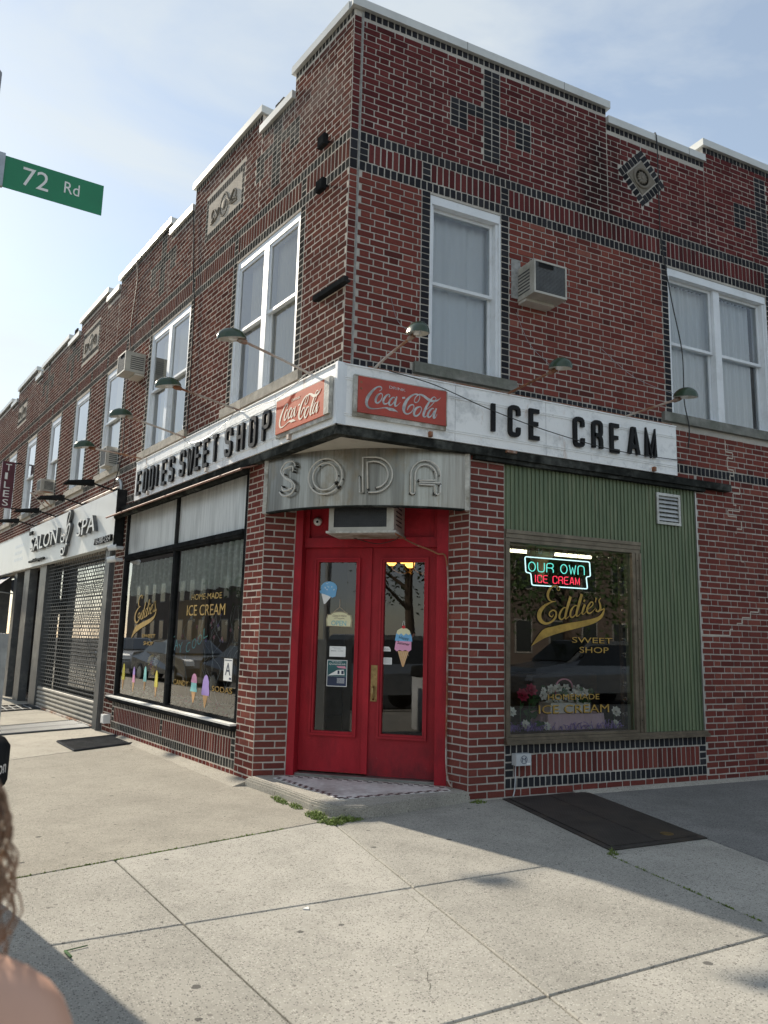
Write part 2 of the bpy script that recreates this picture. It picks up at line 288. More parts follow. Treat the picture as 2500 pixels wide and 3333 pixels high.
# ------------------------------------------------------------------ helpers
class Fr:
    def __init__(s, org, u, o, sgn=1):
        s.org, s.u, s.o, s.sgn = Vector(org), Vector(u).normalized(), Vector(o).normalized(), sgn
        s.det = s.u.cross(s.o).z
    def P(s, u, o, z): return s.org + s.u*u + s.o*o + Vector((0,0,z))
LD = Vector((-.18345, .98303, 0)).normalized(); LN = Vector((-LD.y, LD.x, 0))
RF = Fr((0,0,0), (1,0,0), (0,-1,0), 1)
LF = Fr((0,0,0), LD, LN, -1)
AL, AR = LF.P(1.39,0,0), RF.P(1.39,0,0)
DM = (AL+AR)/2; DT = (AR-AL).normalized(); DN = Vector((-DT.y, DT.x, 0))
DF = Fr(DM, DT, -DN, 1)
WF = Fr((0,0,0), (1,0,0), (0,1,0), 1)      # plain world frame
class MB:
    def __init__(s): s.v, s.f, s.m, s.t = [], [], [], []
    def face(s, idx, m=0, t=.5): s.f.append(tuple(idx)); s.m.append(m); s.t.append(t)
    def poly(s, pts, m=0, t=.5):
        b = len(s.v); s.v += [tuple(p) for p in pts]; s.face(range(b, b+len(pts)), m, t)
    def hexa(s, P, m=0, t=.5, flip=False, skip=()):   # P: 8 corners, low ring 0-3, high ring 4-7
        b = len(s.v); s.v += [tuple(p) for p in P]
        F = [(3,2,1,0),(4,5,6,7),(0,1,5,4),(1,2,6,5),(2,3,7,6),(3,0,4,7)]
        for i, q in enumerate(F):
            if i in skip: continue
            q = [b+k for k in q]
            s.face(q[::-1] if flip else q, m, t)
    def box(s, fr, u0, u1, o0, o1, z0, z1, m=0, t=.5, skip=()):
        P = [fr.P(u,o,z) for z in (z0,z1) for u,o in ((u0,o0),(u1,o0),(u1,o1),(u0,o1))]
        s.hexa(P, m, t, fr.det < 0, skip); return s
    def prism(s, pts, z0, z1, m=0, t=.5):     # convex or simple polygon in plan, world coords
        n = len(pts); b = len(s.v)
        s.v += [(p[0],p[1],z0) for p in pts] + [(p[0],p[1],z1) for p in pts]
        s.face(range(b+n-1, b-1, -1), m, t); s.face(range(b+n, b+2*n), m, t)
        for i in range(n):
            j = (i+1) % n; s.face((b+i, b+j, b+n+j, b+n+i), m, t)
        return s
    def slab(s, fr, pts, o0, o1, m=0, t=.5):  # polygon (u,z) in frame extruded between offsets
        n = len(pts); b = len(s.v)
        s.v += [tuple(fr.P(p[0],o0,p[1])) for p in pts] + [tuple(fr.P(p[0],o1,p[1])) for p in pts]
        s.face(range(b, b+n), m, t); s.face(range(b+2*n-1, b+n-1, -1), m, t)
        for i in range(n):
            j = (i+1) % n; s.face((b+i, b+n+i, b+n+j, b+j), m, t)
        return s
    def tube(s, pts, r, seg=8, m=0, cap=True, t=.5):
        pts = [Vector(p) for p in pts]; n = len(pts); b = len(s.v); up = None
        for i, p in enumerate(pts):
            d = (pts[min(i+1,n-1)] - pts[max(i-1,0)]).normalized()
            if up is None: up = Vector((0,0,1)) if abs(d.z) < .9 else Vector((1,0,0))
            a = d.cross(up).normalized(); up = a.cross(d).normalized()
            rr = r[i] if isinstance(r, (list,tuple)) else r
            for k in range(seg):
                an = 2*math.pi*k/seg; s.v.append(tuple(p + a*math.cos(an)*rr + up*math.sin(an)*rr))
        for i in range(n-1):
            for k in range(seg):
                k2 = (k+1) % seg; s.face((b+i*seg+k, b+i*seg+k2, b+(i+1)*seg+k2, b+(i+1)*seg+k), m, t)
        if cap:
            s.face(range(b+seg-1, b-1, -1), m, t); s.face(range(b+(n-1)*seg, b+n*seg), m, t)
        return s
    def lathe(s, c, prof, seg=20, m=0, ax=None, t=.5):  # prof: (r, h) along axis ax
        c = Vector(c); ax = Vector(ax or (0,0,1)).normalized(); a = ax.orthogonal().normalized(); b2 = ax.cross(a); b = len(s.v)
        for r, h in prof:
            for k in range(seg):
                an = 2*math.pi*k/seg; s.v.append(tuple(c + ax*h + (a*math.cos(an) + b2*math.sin(an))*r))
        for i in range(len(prof)-1):
            for k in range(seg):
                k2 = (k+1) % seg; s.face((b+i*seg+k, b+i*seg+k2, b+(i+1)*seg+k2, b+(i+1)*seg+k), m, t)
        s.face(range(b+seg-1, b-1, -1), m, t); s.face(range(b+(len(prof)-1)*seg, b+len(prof)*seg), m, t)
        return s
    def obj(s, name, mats, parent=None, smooth=False, kind=None):
        me = bpy.data.meshes.new(name); me.from_pydata(s.v, [], s.f)
        mats = [mats] if isinstance(mats, str) else mats
        for k in mats: me.materials.append(MT[k])
        me.polygons.foreach_set('material_index', s.m)
        a = me.attributes.new('tint', 'FLOAT', 'FACE'); a.data.foreach_set('value', s.t)
        if smooth: me.shade_smooth()
        me.update(); o = bpy.data.objects.new(name, me); COL.objects.link(o)
        if parent: adopt(o, parent)
        if kind: o['kind'] = kind
        return o
def adopt(o, p):
    o.parent = p; m = Matrix.Identity(4); q = p
    m = WORLD.get(p.name, Matrix.Identity(4)); o.matrix_parent_inverse = m.inverted()
WORLD = {}
def thing(name, label, cat, loc=(0,0,0), group=None):
    o = bpy.data.objects.new(name, None); COL.objects.link(o); o.location = loc; o.empty_display_size = .1
    WORLD[o.name] = Matrix.Translation(Vector(loc)); tag(o, label, cat, group); return o
def tag(o, label, cat, group=None):
    o['label'] = label; o['category'] = cat
    if group: o['group'] = group
    return o
def catmull(pts, k=6):
    if len(pts) < 3: return [tuple(p) for p in pts]
    out = []; n = len(pts); D = len(pts[0])
    for i in range(n-1):
        p0, p1, p2, p3 = pts[max(i-1,0)], pts[i], pts[i+1], pts[min(i+2,n-1)]
        for j in range(k):
            t = j/k
            out.append(tuple(.5*((2*p1[d]) + (-p0[d]+p2[d])*t + (2*p0[d]-5*p1[d]+4*p2[d]-p3[d])*t*t + (-p0[d]+3*p1[d]-3*p2[d]+p3[d])*t**3) for d in range(D)))
    out.append(tuple(pts[-1])); return out
def ribbon(mb, fr, pts, o0, o1, m=0, wd=None, sx=1.0, u0=0.0, z0=0.0):
    """stroke (x,y[,w]) in the sign's own plane, laid out along reading direction"""
    P = [(p[0], p[1], p[2] if len(p) > 2 and wd is None else wd) for p in pts]
    n = len(P); b = len(mb.v); closed = n > 3 and abs(P[0][0]-P[-1][0]) + abs(P[0][1]-P[-1][1]) < 1e-6
    for i in range(n):
        a = P[i-1] if i > 0 else (P[-2] if closed else P[0]); c = P[i+1] if i < n-1 else (P[1] if closed else P[-1])
        d1 = Vector((P[i][0]-a[0], P[i][1]-a[1])); d2 = Vector((c[0]-P[i][0], c[1]-P[i][1]))
        if d1.length < 1e-9: d1 = d2
        if d2.length < 1e-9: d2 = d1
        d1.normalize(); d2.normalize(); nm = Vector((-(d1.y+d2.y), d1.x+d2.x))
        if nm.length < 1e-6: nm = Vector((-d1.y, d1.x))
        nm.normalize(); k = P[i][2]/2/max(.45, nm.dot(Vector((-d1.y, d1.x))))
        for sg in (1,-1):
            x, y = P[i][0] + nm.x*k*sg, P[i][1] + nm.y*k*sg
            for o in (o0, o1): mb.v.append(tuple(fr.P(u0 + fr.sgn*x*sx, o, z0 + y)))
    for i in range(n-1):
        a, c = b+4*i, b+4*i+4
        mb.face((a+1,c+1,c+3,a+3), m); mb.face((a,a+2,c+2,c), m); mb.face((a,c,c+1,a+1), m); mb.face((a+2,a+3,c+3,c+2), m)
    if not closed:
        mb.face((b,b+1,b+3,b+2), m); e = b+4*(n-1); mb.face((e,e+2,e+3,e+1), m)
def rnd_corner(pts, r=.12, k=3):
    out = [pts[0]]
    for i in range(1, len(pts)-1):
        p, a, c = Vector(pts[i]), Vector(pts[i-1]), Vector(pts[i+1])
        d1, d2 = (a-p), (c-p); r1 = min(r, d1.length*.48); r2 = min(r, d2.length*.48)
        q1, q2 = p + d1.normalized()*r1, p + d2.normalized()*r2
        for j in range(k+1):
            t = j/k; out.append(tuple(q1*(1-t)**2 + p*2*t*(1-t) + q2*t*t))
    out.append(pts[-1]); return out
def text_mesh(body, extrude=0.0):
    cu = bpy.data.curves.new('tmp', 'FONT'); cu.body = body; cu.size = 1; cu.resolution_u = 3; cu.extrude = extrude
    ob = bpy.data.objects.new('tmp', cu); COL.objects.link(ob); bpy.context.view_layer.update()
    dg = bpy.context.evaluated_depsgraph_get(); ev = ob.evaluated_get(dg); me = ev.to_mesh()
    v = [tuple(x.co) for x in me.vertices]; f = [tuple(p.vertices) for p in me.polygons]; ev.to_mesh_clear()
    bpy.data.objects.remove(ob); bpy.data.curves.remove(cu); return v, f
def text(mb, fr, body, ul, zb, wid, hei, o, th=.002, m=0, shear=0.0, slope=0.0):
    """flat lettering: reading-left end at ul, baseline zb, scaled to wid x hei"""
    v, f = text_mesh(body, .5 if th > 0 else 0)
    x0 = min(p[0] for p in v); x1 = max(p[0] for p in v); y0 = min(p[1] for p in v); y1 = max(p[1] for p in v); b = len(mb.v)
    for p in v:
        x = (p[0]-x0)/(x1-x0)*wid; y = (p[1]-y0)/(y1-y0)*hei
        mb.v.append(tuple(fr.P(ul + fr.sgn*(x + shear*y), o + th*(p[2]+.5) if th > 0 else o, zb + y + slope*x)))
    for q in f: mb.face([b+i for i in q], m)
GLY = {
 'I':[[(.5,0),(.5,1)]], 'C':[[(1,.72),(1,1),(0,1),(0,0),(1,0),(1,.28)]], 'E':[[(1,1),(0,1),(0,0),(1,0)],[(0,.52),(.85,.52)]],
 'R':[[(0,0),(0,1),(1,1),(1,.5),(0,.5)],[(.7,.5),(1,.36),(1,0)]], 'A':[[(0,0),(.42,1),(.58,1),(1,0)],[(.17,.3),(.83,.3)]],
 'M':[[(0,0),(0,1),(.5,.12),(1,1),(1,0)]], 'D':[[(.5,0),(0,0),(0,1),(1,1),(1,0),(.5,0)]], 'S':[[(1,.74),(1,1),(0,1),(0,.52),(1,.48),(1,0),(0,0),(0,.26)]],
 'W':[[(0,1),(.24,0),(.5,.75),(.76,0),(1,1)]], 'T':[[(0,1),(1,1)],[(.5,1),(.5,0)]], 'H':[[(0,0),(0,1)],[(1,0),(1,1)],[(0,.5),(1,.5)]],
 'O':[[(.5,0),(0,0),(0,1),(1,1),(1,0),(.5,0)]], 'P':[[(0,0),(0,1),(1,1),(1,.46),(0,.46)]], 'U':[[(0,1),(0,0),(1,0),(1,1)]], 'N':[[(0,0),(0,1),(1,1),(1,0)]]}
def block_letter(fr, ch, ul, zb, wd, ht, st, o0, o1, parent, mat, name='letter'):
    mb = MB()
    for i, g in enumerate(GLY[ch]):
        pts = [(x*wd, y*ht) for x, y in g]
        if ch not in 'AMWTEHI': pts = rnd_corner(pts, wd*.36)
        ribbon(mb, fr, pts, o0, o1 + i*.0006, 0, st, 1.0, ul, zb)
    return mb.obj(name, mat, parent)
# ------------------------------------------------------------------ the corner building
B = thing('corner_building', 'two storey brick corner building with stepped parapet and red corner door', 'building', (0,0,0))
JT = .0140
BR = []      # every brick: (frame, u0, u1, z0, z1, material, proud)
def put(fr, u0, u1, z0, z1, mat, pr=0.0):
    if u1-u0 > .018 and z1-z0 > .02: BR.append((fr, u0, u1, z0, z1, mat, pr))
def free(u0, u1, z0, z1, holes):
    segs = [(u0,u1)]
    for h in holes:
        if callable(h): r = h(z0, z1)
        else: r = (h[0], h[1]) if min(z1,h[3]) - max(z0,h[2]) > .018 else None
        if not r: continue
        nx = []
        for a, b in segs:
            if r[1] <= a or r[0] >= b: nx.append((a,b)); continue
            if r[0] > a: nx.append((a, r[0]))
            if r[1] < b: nx.append((r[1], b))
        segs = nx
    return segs
def field(fr, u0, u1, z0, z1, mat, holes=(), bond='flemish', phase=0):
    n = max(1, round((z1-z0)/.0685)); h = (z1-z0)/n
    for i in range(n):
        za, zb = z0+i*h, z0+(i+1)*h
        row = (i+phase) % 2
        for a, b in free(u0, u1, za, zb, holes):
            if bond == 'flemish': seq = [.195,.093]; off = -.153*row - .02
            else: seq = [.205]; off = -.108*row
            u = a + off - JT/2; k = 0
            if a > u0 + .001:   # keep one grid along the whole wall
                per = sum(seq) + JT*len(seq); u = u0 + off - JT/2 + math.floor((a-u0-off)/per)*per - per; k = 0
            while u < b:
                wv = seq[k % len(seq)]; k += 1
                x0, x1 = max(u+JT/2, a+JT/2), min(u+wv+JT/2, b-JT/2)
                put(fr, x0, x1, za+JT/2 + random.uniform(-.001,.001), zb-JT/2 + random.uniform(-.001,.001), mat); u += wv+JT
def row(fr, u0, u1, z0, z1, mat, pitch=.0685, holes=(), JT=.0155):      # bricks on end
    for a, b in free(u0, u1, z0, z1, holes):
        n = max(1, round((b-a)/pitch)); p = (b-a)/n
        for i in range(n): put(fr, a+i*p+JT/2, a+(i+1)*p-JT/2, z0+JT/2, z1-JT/2, mat)
def stack(fr, u0, u1, z0, z1, mat, cols=1, h=.0685):
    n = max(1, round((z1-z0)/h)); hh = (z1-z0)/n; p = (u1-u0)/cols
    for i in range(n):
        for j in range(cols): put(fr, u0+j*p+JT/2, u0+(j+1)*p-JT/2, z0+i*hh+JT/2, z0+(i+1)*hh-JT/2, mat(i,j) if callable(mat) else mat)
RW = [(.905,1.76,4.13,5.955,1), (4.145,5.86,4.13,5.955,2)]                      # right windows
LW = [(.92,2.45,4.13,5.955,2), (3.88,5.38,4.13,5.955,2), (6.65,7.62,4.13,5.93,1), (8.70,9.60,4.13,5.93,1), (10.75,11.55,4.13,5.92,1), (12.93,13.87,4.13,5.91,1), (15.1,16.06,4.13,5.91,1), (17.35,18.3,4.13,5.91,1), (19.6,20.5,4.13,5.91,1)]
RP = [(0,3.25,7.73), (3.25,4.84,7.54), (4.84,9.5,7.76)]
LP = [(0,1.17,7.72), (1.17,1.96,7.42), (1.96,3.98,7.69), (3.98,4.86,7.37), (4.86,7.25,7.56), (7.25,7.95,7.40), (7.95,9.75,7.59), (9.75,10.6,7.35), (10.6,12.95,7.53), (12.95,13.55,7.38), (13.55,15.65,7.66), (15.65,16.4,7.38), (16.4,18.4,7.55), (18.4,19.2,7.4), (19.2,22,7.6)]
REND, LEND = 9.5, 22.0
def facade(fr, W, PAR, end, red, upr, drk, relief, crosses, start):
    quo = []
    for (a,b,z0,z1,n) in W: quo += [(a-.1,a,z0,5.975), (b,b+.1,z0,5.975)]
    win = [(a,b,z0-.005,z1+.02) for a,b,z0,z1,n in W] + [(a-.17,b+.17,4.02,4.13) for a,b,z0,z1,n in W]
    # storey course and two rowlock bands
    field(fr, start, end, 3.545, 3.95, red, ()); row(fr, start, end, 3.44, 3.545, drk); row(fr, start, end, 3.95, 4.055, drk, .0685, win)
    field(fr, start, end, 4.055, 5.975, red, win+quo)
    for a,b,z0,z1 in quo: stack(fr, a, b, z0, z1, drk)
    # belt of rowlocks, soldiers, rowlocks
    row(fr, start, end, 6.29, 6.395, drk); row(fr, start, end, 5.975, 6.08, drk)
    div = []
    for (a,b,z0,z1,n) in W: div += [(a-.1,a), (b,b+.1)]
    if fr is RF: div = [(.105,.2)] + div + [(7.4,7.5)]
    for a,b in div: stack(fr, a, b, 6.08, 6.29, drk, 1, .07)
    row(fr, start, end, 6.08, 6.29, upr, .0685, [(a,b,6.08,6.29) for a,b in div])
    # parapet field with pattern work
    zone = []
    for c in crosses:
        zone += [(c-.103,c+.103,6.532,7.628), (c-.515,c+.515,6.806,7.1485)]
        stack(fr, c-.103, c+.103, 6.532, 6.806, drk, 2); stack(fr, c-.103, c+.103, 7.1485, 7.628, drk, 2)
        stack(fr, c-.515, c+.515, 6.806, 7.1485, lambda i,j: drk if (i >= 3 or j in (0,1,4,5,8,9)) else upr, 10, .0685)
    for r in relief: zone.append(r)
    for (a,b,zt) in PAR:
        row(fr, max(a,start), b, zt-.072, zt+.02, drk)
    top = lambda za, zb, PAR=PAR: None
    n = 21
    for i in range(n):
        za, zb = 6.395 + i*.0685, 6.395 + (i+1)*.0685
        for (a,b,zt) in PAR:
            if zb > zt - .06: continue
            hs = zone
            for x0, x1 in free(max(a,start), b, za, zb, hs):
                rw = i % 2; u = start - .153*rw - .02; per = .317; u += math.floor((x0-u)/per)*per; k = 0; seq = [.195,.093]
                while u < x1:
                    wv = seq[k % 2]; k += 1
                    put(fr, max(u+JT/2, x0+JT/2), min(u+wv+JT/2, x1-JT/2), za+JT/2, zb-JT/2, upr); u += wv+JT
def diamond(c, zc, r):
    return lambda za, zb: ((c-(r-abs((za+zb)/2-zc)), c+(r-abs((za+zb)/2-zc))) if abs((za+zb)/2-zc) < r else None)
facade(RF, RW, RP, REND, 'brick_red', 'brick_upper', 'brick_dark', [diamond(3.785,7.005,.385)], [1.643,5.872], .105)
stack(RF, 0, .088, 3.95, 5.975, 'brick_red'); stack(RF, 0, .088, 5.975, 6.395, 'brick_dark', 1, .1); stack(RF, 0, .088, 6.395, 7.66, 'brick_upper')
LREL = [(2.46,3.48,6.78,7.2), (8.44,9.43,6.76,7.14), (14.5,15.4,6.76,7.12)]
facade(LF, LW, LP, LEND, 'brick_brown', 'brick_brown', 'brick_dark_left', [(a-.07,b+.07,c-.11,d+.11) for a,b,c,d in LREL], [1.55,5.15,10.2,12.3], 0.0)
for a,b,c,d in LREL:
    row(LF, a-.0, b+.0, d, d+.105, 'brick_dark_left'); row(LF, a, b, c-.105, c, 'brick_dark_left'); stack(LF, a-.07, a, c-.105, d+.105, 'brick_dark_left'); stack(LF, b, b+.07, c-.105, d+.105, 'brick_dark_left')
# ground floor
SFR = (1.80,4.45,.52,3.30); SFL = (1.80,5.90,.52,3.30)
field(RF, 1.39, 1.80, .03, 3.44, 'brick_red', (), 'running'); field(RF, 4.45, REND, .03, 3.44, 'brick_red')
field(LF, 1.39, 1.80, .03, 3.44, 'brick_red', (), 'running'); field(LF, 5.90, 6.32, .03, 3.44, 'brick_brown', (), 'running')
field(RF, 1.80, 4.45, 3.30, 3.44, 'brick_red'); field(LF, 1.80, 5.90, 3.30, 3.44, 'brick_brown'); field(LF, 6.32, LEND, 2.86, 3.44, 'brick_brown')
for fr, u0, u1, drk, red in ((RF,1.80,4.45,'brick_dark','brick_red'), (LF,1.80,5.90,'brick_dark_left','brick_brown')):
    if fr is RF: field(fr, u0, u1, .03, .105, red)
    else: row(fr, u0, u1, .03, .105, 'brick_red', .1)
    row(fr, u0, u1, .105, .205, drk); row(fr, u0, u1, .415, .51, drk)
    dv = [(u0,u0+.1), (u1-.1,u1)] + ([(3.87,3.95)] if fr is LF else [])
    for a,b in dv: stack(fr, a, b, .205, .415, drk, 1, .07)
    row(fr, u0, u1, .205, .415, 'brick_red', .0685, [(a,b,.2,.42) for a,b in dv])
# splayed brick reveals beside the door
DL, DR = DF.P(-.785,-.17,0), DF.P(.838,-.17,0)
SL = Fr(AL, DL-AL, Vector(((DL-AL).y, -(DL-AL).x, 0)), 1); SR = Fr(AR, DR-AR, Vector((-(DR-AR).y, (DR-AR).x, 0)), 1)
SLW, SRW = (DL-AL).length, (DR-AR).length
field(SL, 0, SLW, .03, 3.32, 'brick_red', (), 'running', 1); field(SR, 0, SRW, .03, 3.32, 'brick_red', (), 'running', 1)
# diamond panel on the right parapet
S2 = math.sqrt(.5)
DIA = []
for k in range(4):
    for i in range(7):
        DIA.append((k, i))
# ---- walls (mortar faces with openings) and all the bricks
def wall(name, fr, rects, holes, mat, depth=.24, o=-.006):
    mb = MB()
    us = sorted({x for r in rects+holes for x in r[:2]}); zs = sorted({x for r in rects+holes for x in r[2:]})
    for i in range(len(us)-1):
        for j in range(len(zs)-1):
            cu, cz = (us[i]+us[i+1])/2, (zs[j]+zs[j+1])/2
            if not any(r[0] < cu < r[1] and r[2] < cz < r[3] for r in rects): continue
            if any(r[0] < cu < r[1] and r[2] < cz < r[3] for r in holes): continue
            P = [fr.P(us[i],o,zs[j]), fr.P(us[i+1],o,zs[j]), fr.P(us[i+1],o,zs[j+1]), fr.P(us[i],o,zs[j+1])]
            mb.poly(P if fr.det < 0 else P[::-1]); Q = [fr.P(us[i],-depth,zs[j]), fr.P(us[i+1],-depth,zs[j]), fr.P(us[i+1],-depth,zs[j+1]), fr.P(us[i],-depth,zs[j+1])]
            mb.poly(Q if fr.det > 0 else Q[::-1])
    for a,b,c,d in holes:
        for p, q in (((a,c),(b,c)), ((b,c),(b,d)), ((b,d),(a,d)), ((a,d),(a,c))):
            mb.poly([fr.P(p[0],o,p[1]), fr.P(q[0],o,q[1]), fr.P(q[0],-depth,q[1]), fr.P(p[0],-depth,p[1])])
    for a,b,c,d in rects:   # close the top
        mb.poly([fr.P(a,o,d), fr.P(b,o,d), fr.P(b,-depth,d), fr.P(a,-depth,d)]); mb.poly([fr.P(a,o,c), fr.P(b,o,c), fr.P(b,-depth,c), fr.P(a,-depth,c)])
        for e in (a,b): mb.poly([fr.P(e,o,c), fr.P(e,-depth,c), fr.P(e,-depth,d), fr.P(e,o,d)])
    return mb.obj(name, mat, B)
hw = lambda W: [(a,b,z0,z1) for a,b,z0,z1,n in W]
WR = wall('wall', RF, [(0,REND,3.34,6.4)] + [(a,b,6.4,zt) for a,b,zt in RP] + [(1.39,REND,-.1,3.34)], hw(RW)+[SFR], 'mortar_right', .24, -.0045)
WL = wall('wall', LF, [(0,LEND,3.34,6.4)] + [(a,b,6.4,zt) for a,b,zt in LP] + [(1.39,6.33,-.1,3.34), (6.33,LEND,2.80,3.34)], hw(LW)+[SFL], 'mortar_left', .24, -.0014)
mb = MB()
for fr, wd in ((SL,SLW),(SR,SRW)):
    mb.box(fr, 0, wd, -.2, -.004, -.1, 3.32)
WS = mb.obj('wall', 'mortar_right', B)
WALLOF = {id(RF):WR, id(LF):WL, id(SL):WS, id(SR):WS}
def px_area(b):
    fr, u0, u1, z0, z1, mat, pr = b
    P = fr.P((u0+u1)/2, 0, (z0+z1)/2); v = P-CAM; d = v.dot(FWD)
    if d < .5: return 0
    x, y = v.dot(RIGHT)/d*2495.6, v.dot(DOWN)/d*2495.6
    if abs(x) > 1250 or abs(y) > 1666: return 0
    c = -v.normalized().dot(fr.o)
    if fr in (RF,LF) and 3.36 < z0 < 3.95 and u0 < (4.1 if fr is RF else 5.3): return 0
    return max(0, c)*(u1-u0)*(z1-z0)/(d*d)
BR.sort(key=px_area, reverse=True)
UNIT = {}
def unit_brick(mat, k):
    if (mat, k) in UNIT: return UNIT[mat, k]
    rg = random.Random(k*31+len(mat)); bm = bmesh.new(); bmesh.ops.create_cube(bm, size=1)
    bmesh.ops.bevel(bm, geom=list(bm.edges), offset=.035, segments=1, affect='EDGES')
    for v in bm.verts: v.co += Vector((rg.uniform(-.012,.012), 0, rg.uniform(-.035,.035)))
    me = bpy.data.meshes.new('brick'); bm.to_mesh(me); bm.free(); me.materials.append(MT[mat])
    a = me.attributes.new('tint', 'FLOAT', 'FACE'); a.data.foreach_set('value', [min(1, max(0, rg.gauss(.5,.2)))]*len(me.polygons)); UNIT[mat, k] = me; return me
for b in BR[:300]:
    fr, u0, u1, z0, z1, mat, pr = b
    o = bpy.data.objects.new('brick', unit_brick(mat, random.randrange(14))); COL.objects.link(o)
    dp = .06; c = fr.P((u0+u1)/2, (random.uniform(-.0006,.0006) if fr is LF else random.uniform(-.001,.003))-dp/2, (z0+z1)/2)
    oo = fr.o if fr.det > 0 else -fr.o
    m = Matrix((fr.u*(u1-u0), oo*dp, Vector((0,0,z1-z0)))).transposed().to_4x4(); m.translation = c
    o.matrix_world = m; o.parent = WALLOF[id(fr)]; o.matrix_parent_inverse = Matrix.Identity(4); o.matrix_basis = m
groups = {}
for b in BR[300:]: groups.setdefault((id(b[0]),), []).append(b)
for key, lst in groups.items():
    mb = MB(); mats = sorted({b[5] for b in lst})
    for fr, u0, u1, z0, z1, mat, pr in lst:
        j = lambda s: random.uniform(-s, s)
        of = random.uniform(-.0015,.003) if fr is not LF else random.uniform(-.0006,.0006)
        P = [fr.P(u0,-.03,z0), fr.P(u1,-.03,z0), fr.P(u1+j(.0015),of,z0+j(.0022)), fr.P(u0+j(.0015),of,z0+j(.0022)),
             fr.P(u0,-.03,z1), fr.P(u1,-.03,z1), fr.P(u1+j(.0015),of,z1+j(.0022)), fr.P(u0+j(.0015),of,z1+j(.0022))]
        mb.hexa(P, mats.index(mat), min(1, max(0, random.gauss(.5,.19))), fr.det < 0, (2,))
    mb.obj('brickwork', mats, WALLOF[key[0]], kind='stuff')
# caulked corner joint
mb = MB(); mb.box(RF, .089, .104, -.012, .004, 3.95, 7.72); mb.obj('caulk_joint', 'caulk', B)
# ---- roof and rear shell so that the inside is dark
mb = MB()
far = LF.P(LEND,-.2,0); mb.prism([(.05,.05), (REND,.05), (REND+2,18), (far.x,far.y)], 7.05, 7.2)
mb.obj('roof', 'asphalt', B)
mb = MB()
q = [(REND,.1), (REND+2,18), (far.x,far.y)]
for a, c in zip(q[:-1], q[1:]):
    mb.poly([(a[0],a[1],-.1), (c[0],c[1],-.1), (c[0],c[1],7.2), (a[0],a[1],7.2)])
mb.obj('rear_wall', 'interior_dark', B)
mb = MB(); mb.prism([(.15,.15), (REND,.15), (REND+2,18), (far.x+.3,far.y)], 3.36, 3.5); mb.obj('ceiling', 'interior_ceiling', B)
mb = MB(); mb.prism([(-.25,1.5), (1.5,.12), (REND,.12), (REND+2,18), (far.x+.3,far.y)], .0, .1); mb.obj('shop_floor', 'interior_floor', B)
# ---- coping
for fr, PAR in ((RF,RP),(LF,LP)):
    for i, (a,b,z) in enumerate(PAR):
        mb = MB(); hi = lambda k: 0 <= k < len(PAR) and PAR[k][2] > z
        a2 = a if hi(i-1) else a-.035; b2 = b if hi(i+1) else b+.035
        if fr is RF and i == 0: a2 = -.035
        if fr is LF and i == 0: a2 = .045
        mb.box(fr, a2, b2, -.34, .042, z+.002, z+.095)
        mb.obj('coping', 'coping_metal', B)
        if b-a > 1.0:
            mb = MB()
            for k in range(1, int((b-a)/1.3)+1): mb.box(fr, a+k*1.3, a+k*1.3+.006, .03, .0435, z+.001, z+.0965)
            if mb.f: mb.obj('coping_seam', 'ac_grille', B)
# ---- diamond panel
mb = MB(); c0, zc = 3.785, 7.005
def dpt(a, b, o):   # rotated 45 degrees
    return RF.P(c0 + (a-b)*S2, o, zc + (a+b)*S2)
for k in range(4):
    ca, sa = math.cos(k*math.pi/2), math.sin(k*math.pi/2)
    for i in range(6):
        a0, a1, b0, b1 = -.265+i*.0735+.008, -.265+(i+1)*.0735-.008, .172, .262
        if i == 5: a1 = .165
        R2 = lambda x, y: (x*ca - y*sa, x*sa + y*ca)
        of = random.uniform(-.002,.003)
        cs = [R2(a0,b0), R2(a1,b0), R2(a1,b1), R2(a0,b1)]
        mb.hexa([dpt(*p,-.03) for p in cs] + [dpt(*p,of) for p in cs], 0, random.random())
mb.obj('diamond_bricks', 'brick_dark', WR)
mb = MB(); cs = [(-.155,-.155),(.155,-.155),(.155,.155),(-.155,.155)]
mb.hexa([dpt(*p,-.03) for p in cs] + [dpt(*p,.004) for p in cs], 0)
ctr = RF.P(c0, .004, zc)
mb.lathe(ctr, [(.135,-.004),(.135,.014),(.122,.02),(.108,.014),(.1,.006),(.1,.0)], 28, 0, RF.o)
for k in range(12):
    an = k*math.pi/6; d = RF.u*math.cos(an) + Vector((0,0,math.sin(an))); n = RF.u*-math.sin(an) + Vector((0,0,math.cos(an)))
    P = [ctr + d*.022, ctr + d*.055 + n*.02, ctr + d*.09, ctr + d*.055 - n*.02]
    mb.hexa(P + [p + RF.o*.013 + (ctr-p)*.15 for p in P], 0)
mb.lathe(ctr, [(.022,0),(.02,.016),(.01,.02)], 12, 0, RF.o)
mb.obj('rosette_panel', 'terracotta_pale', WR)
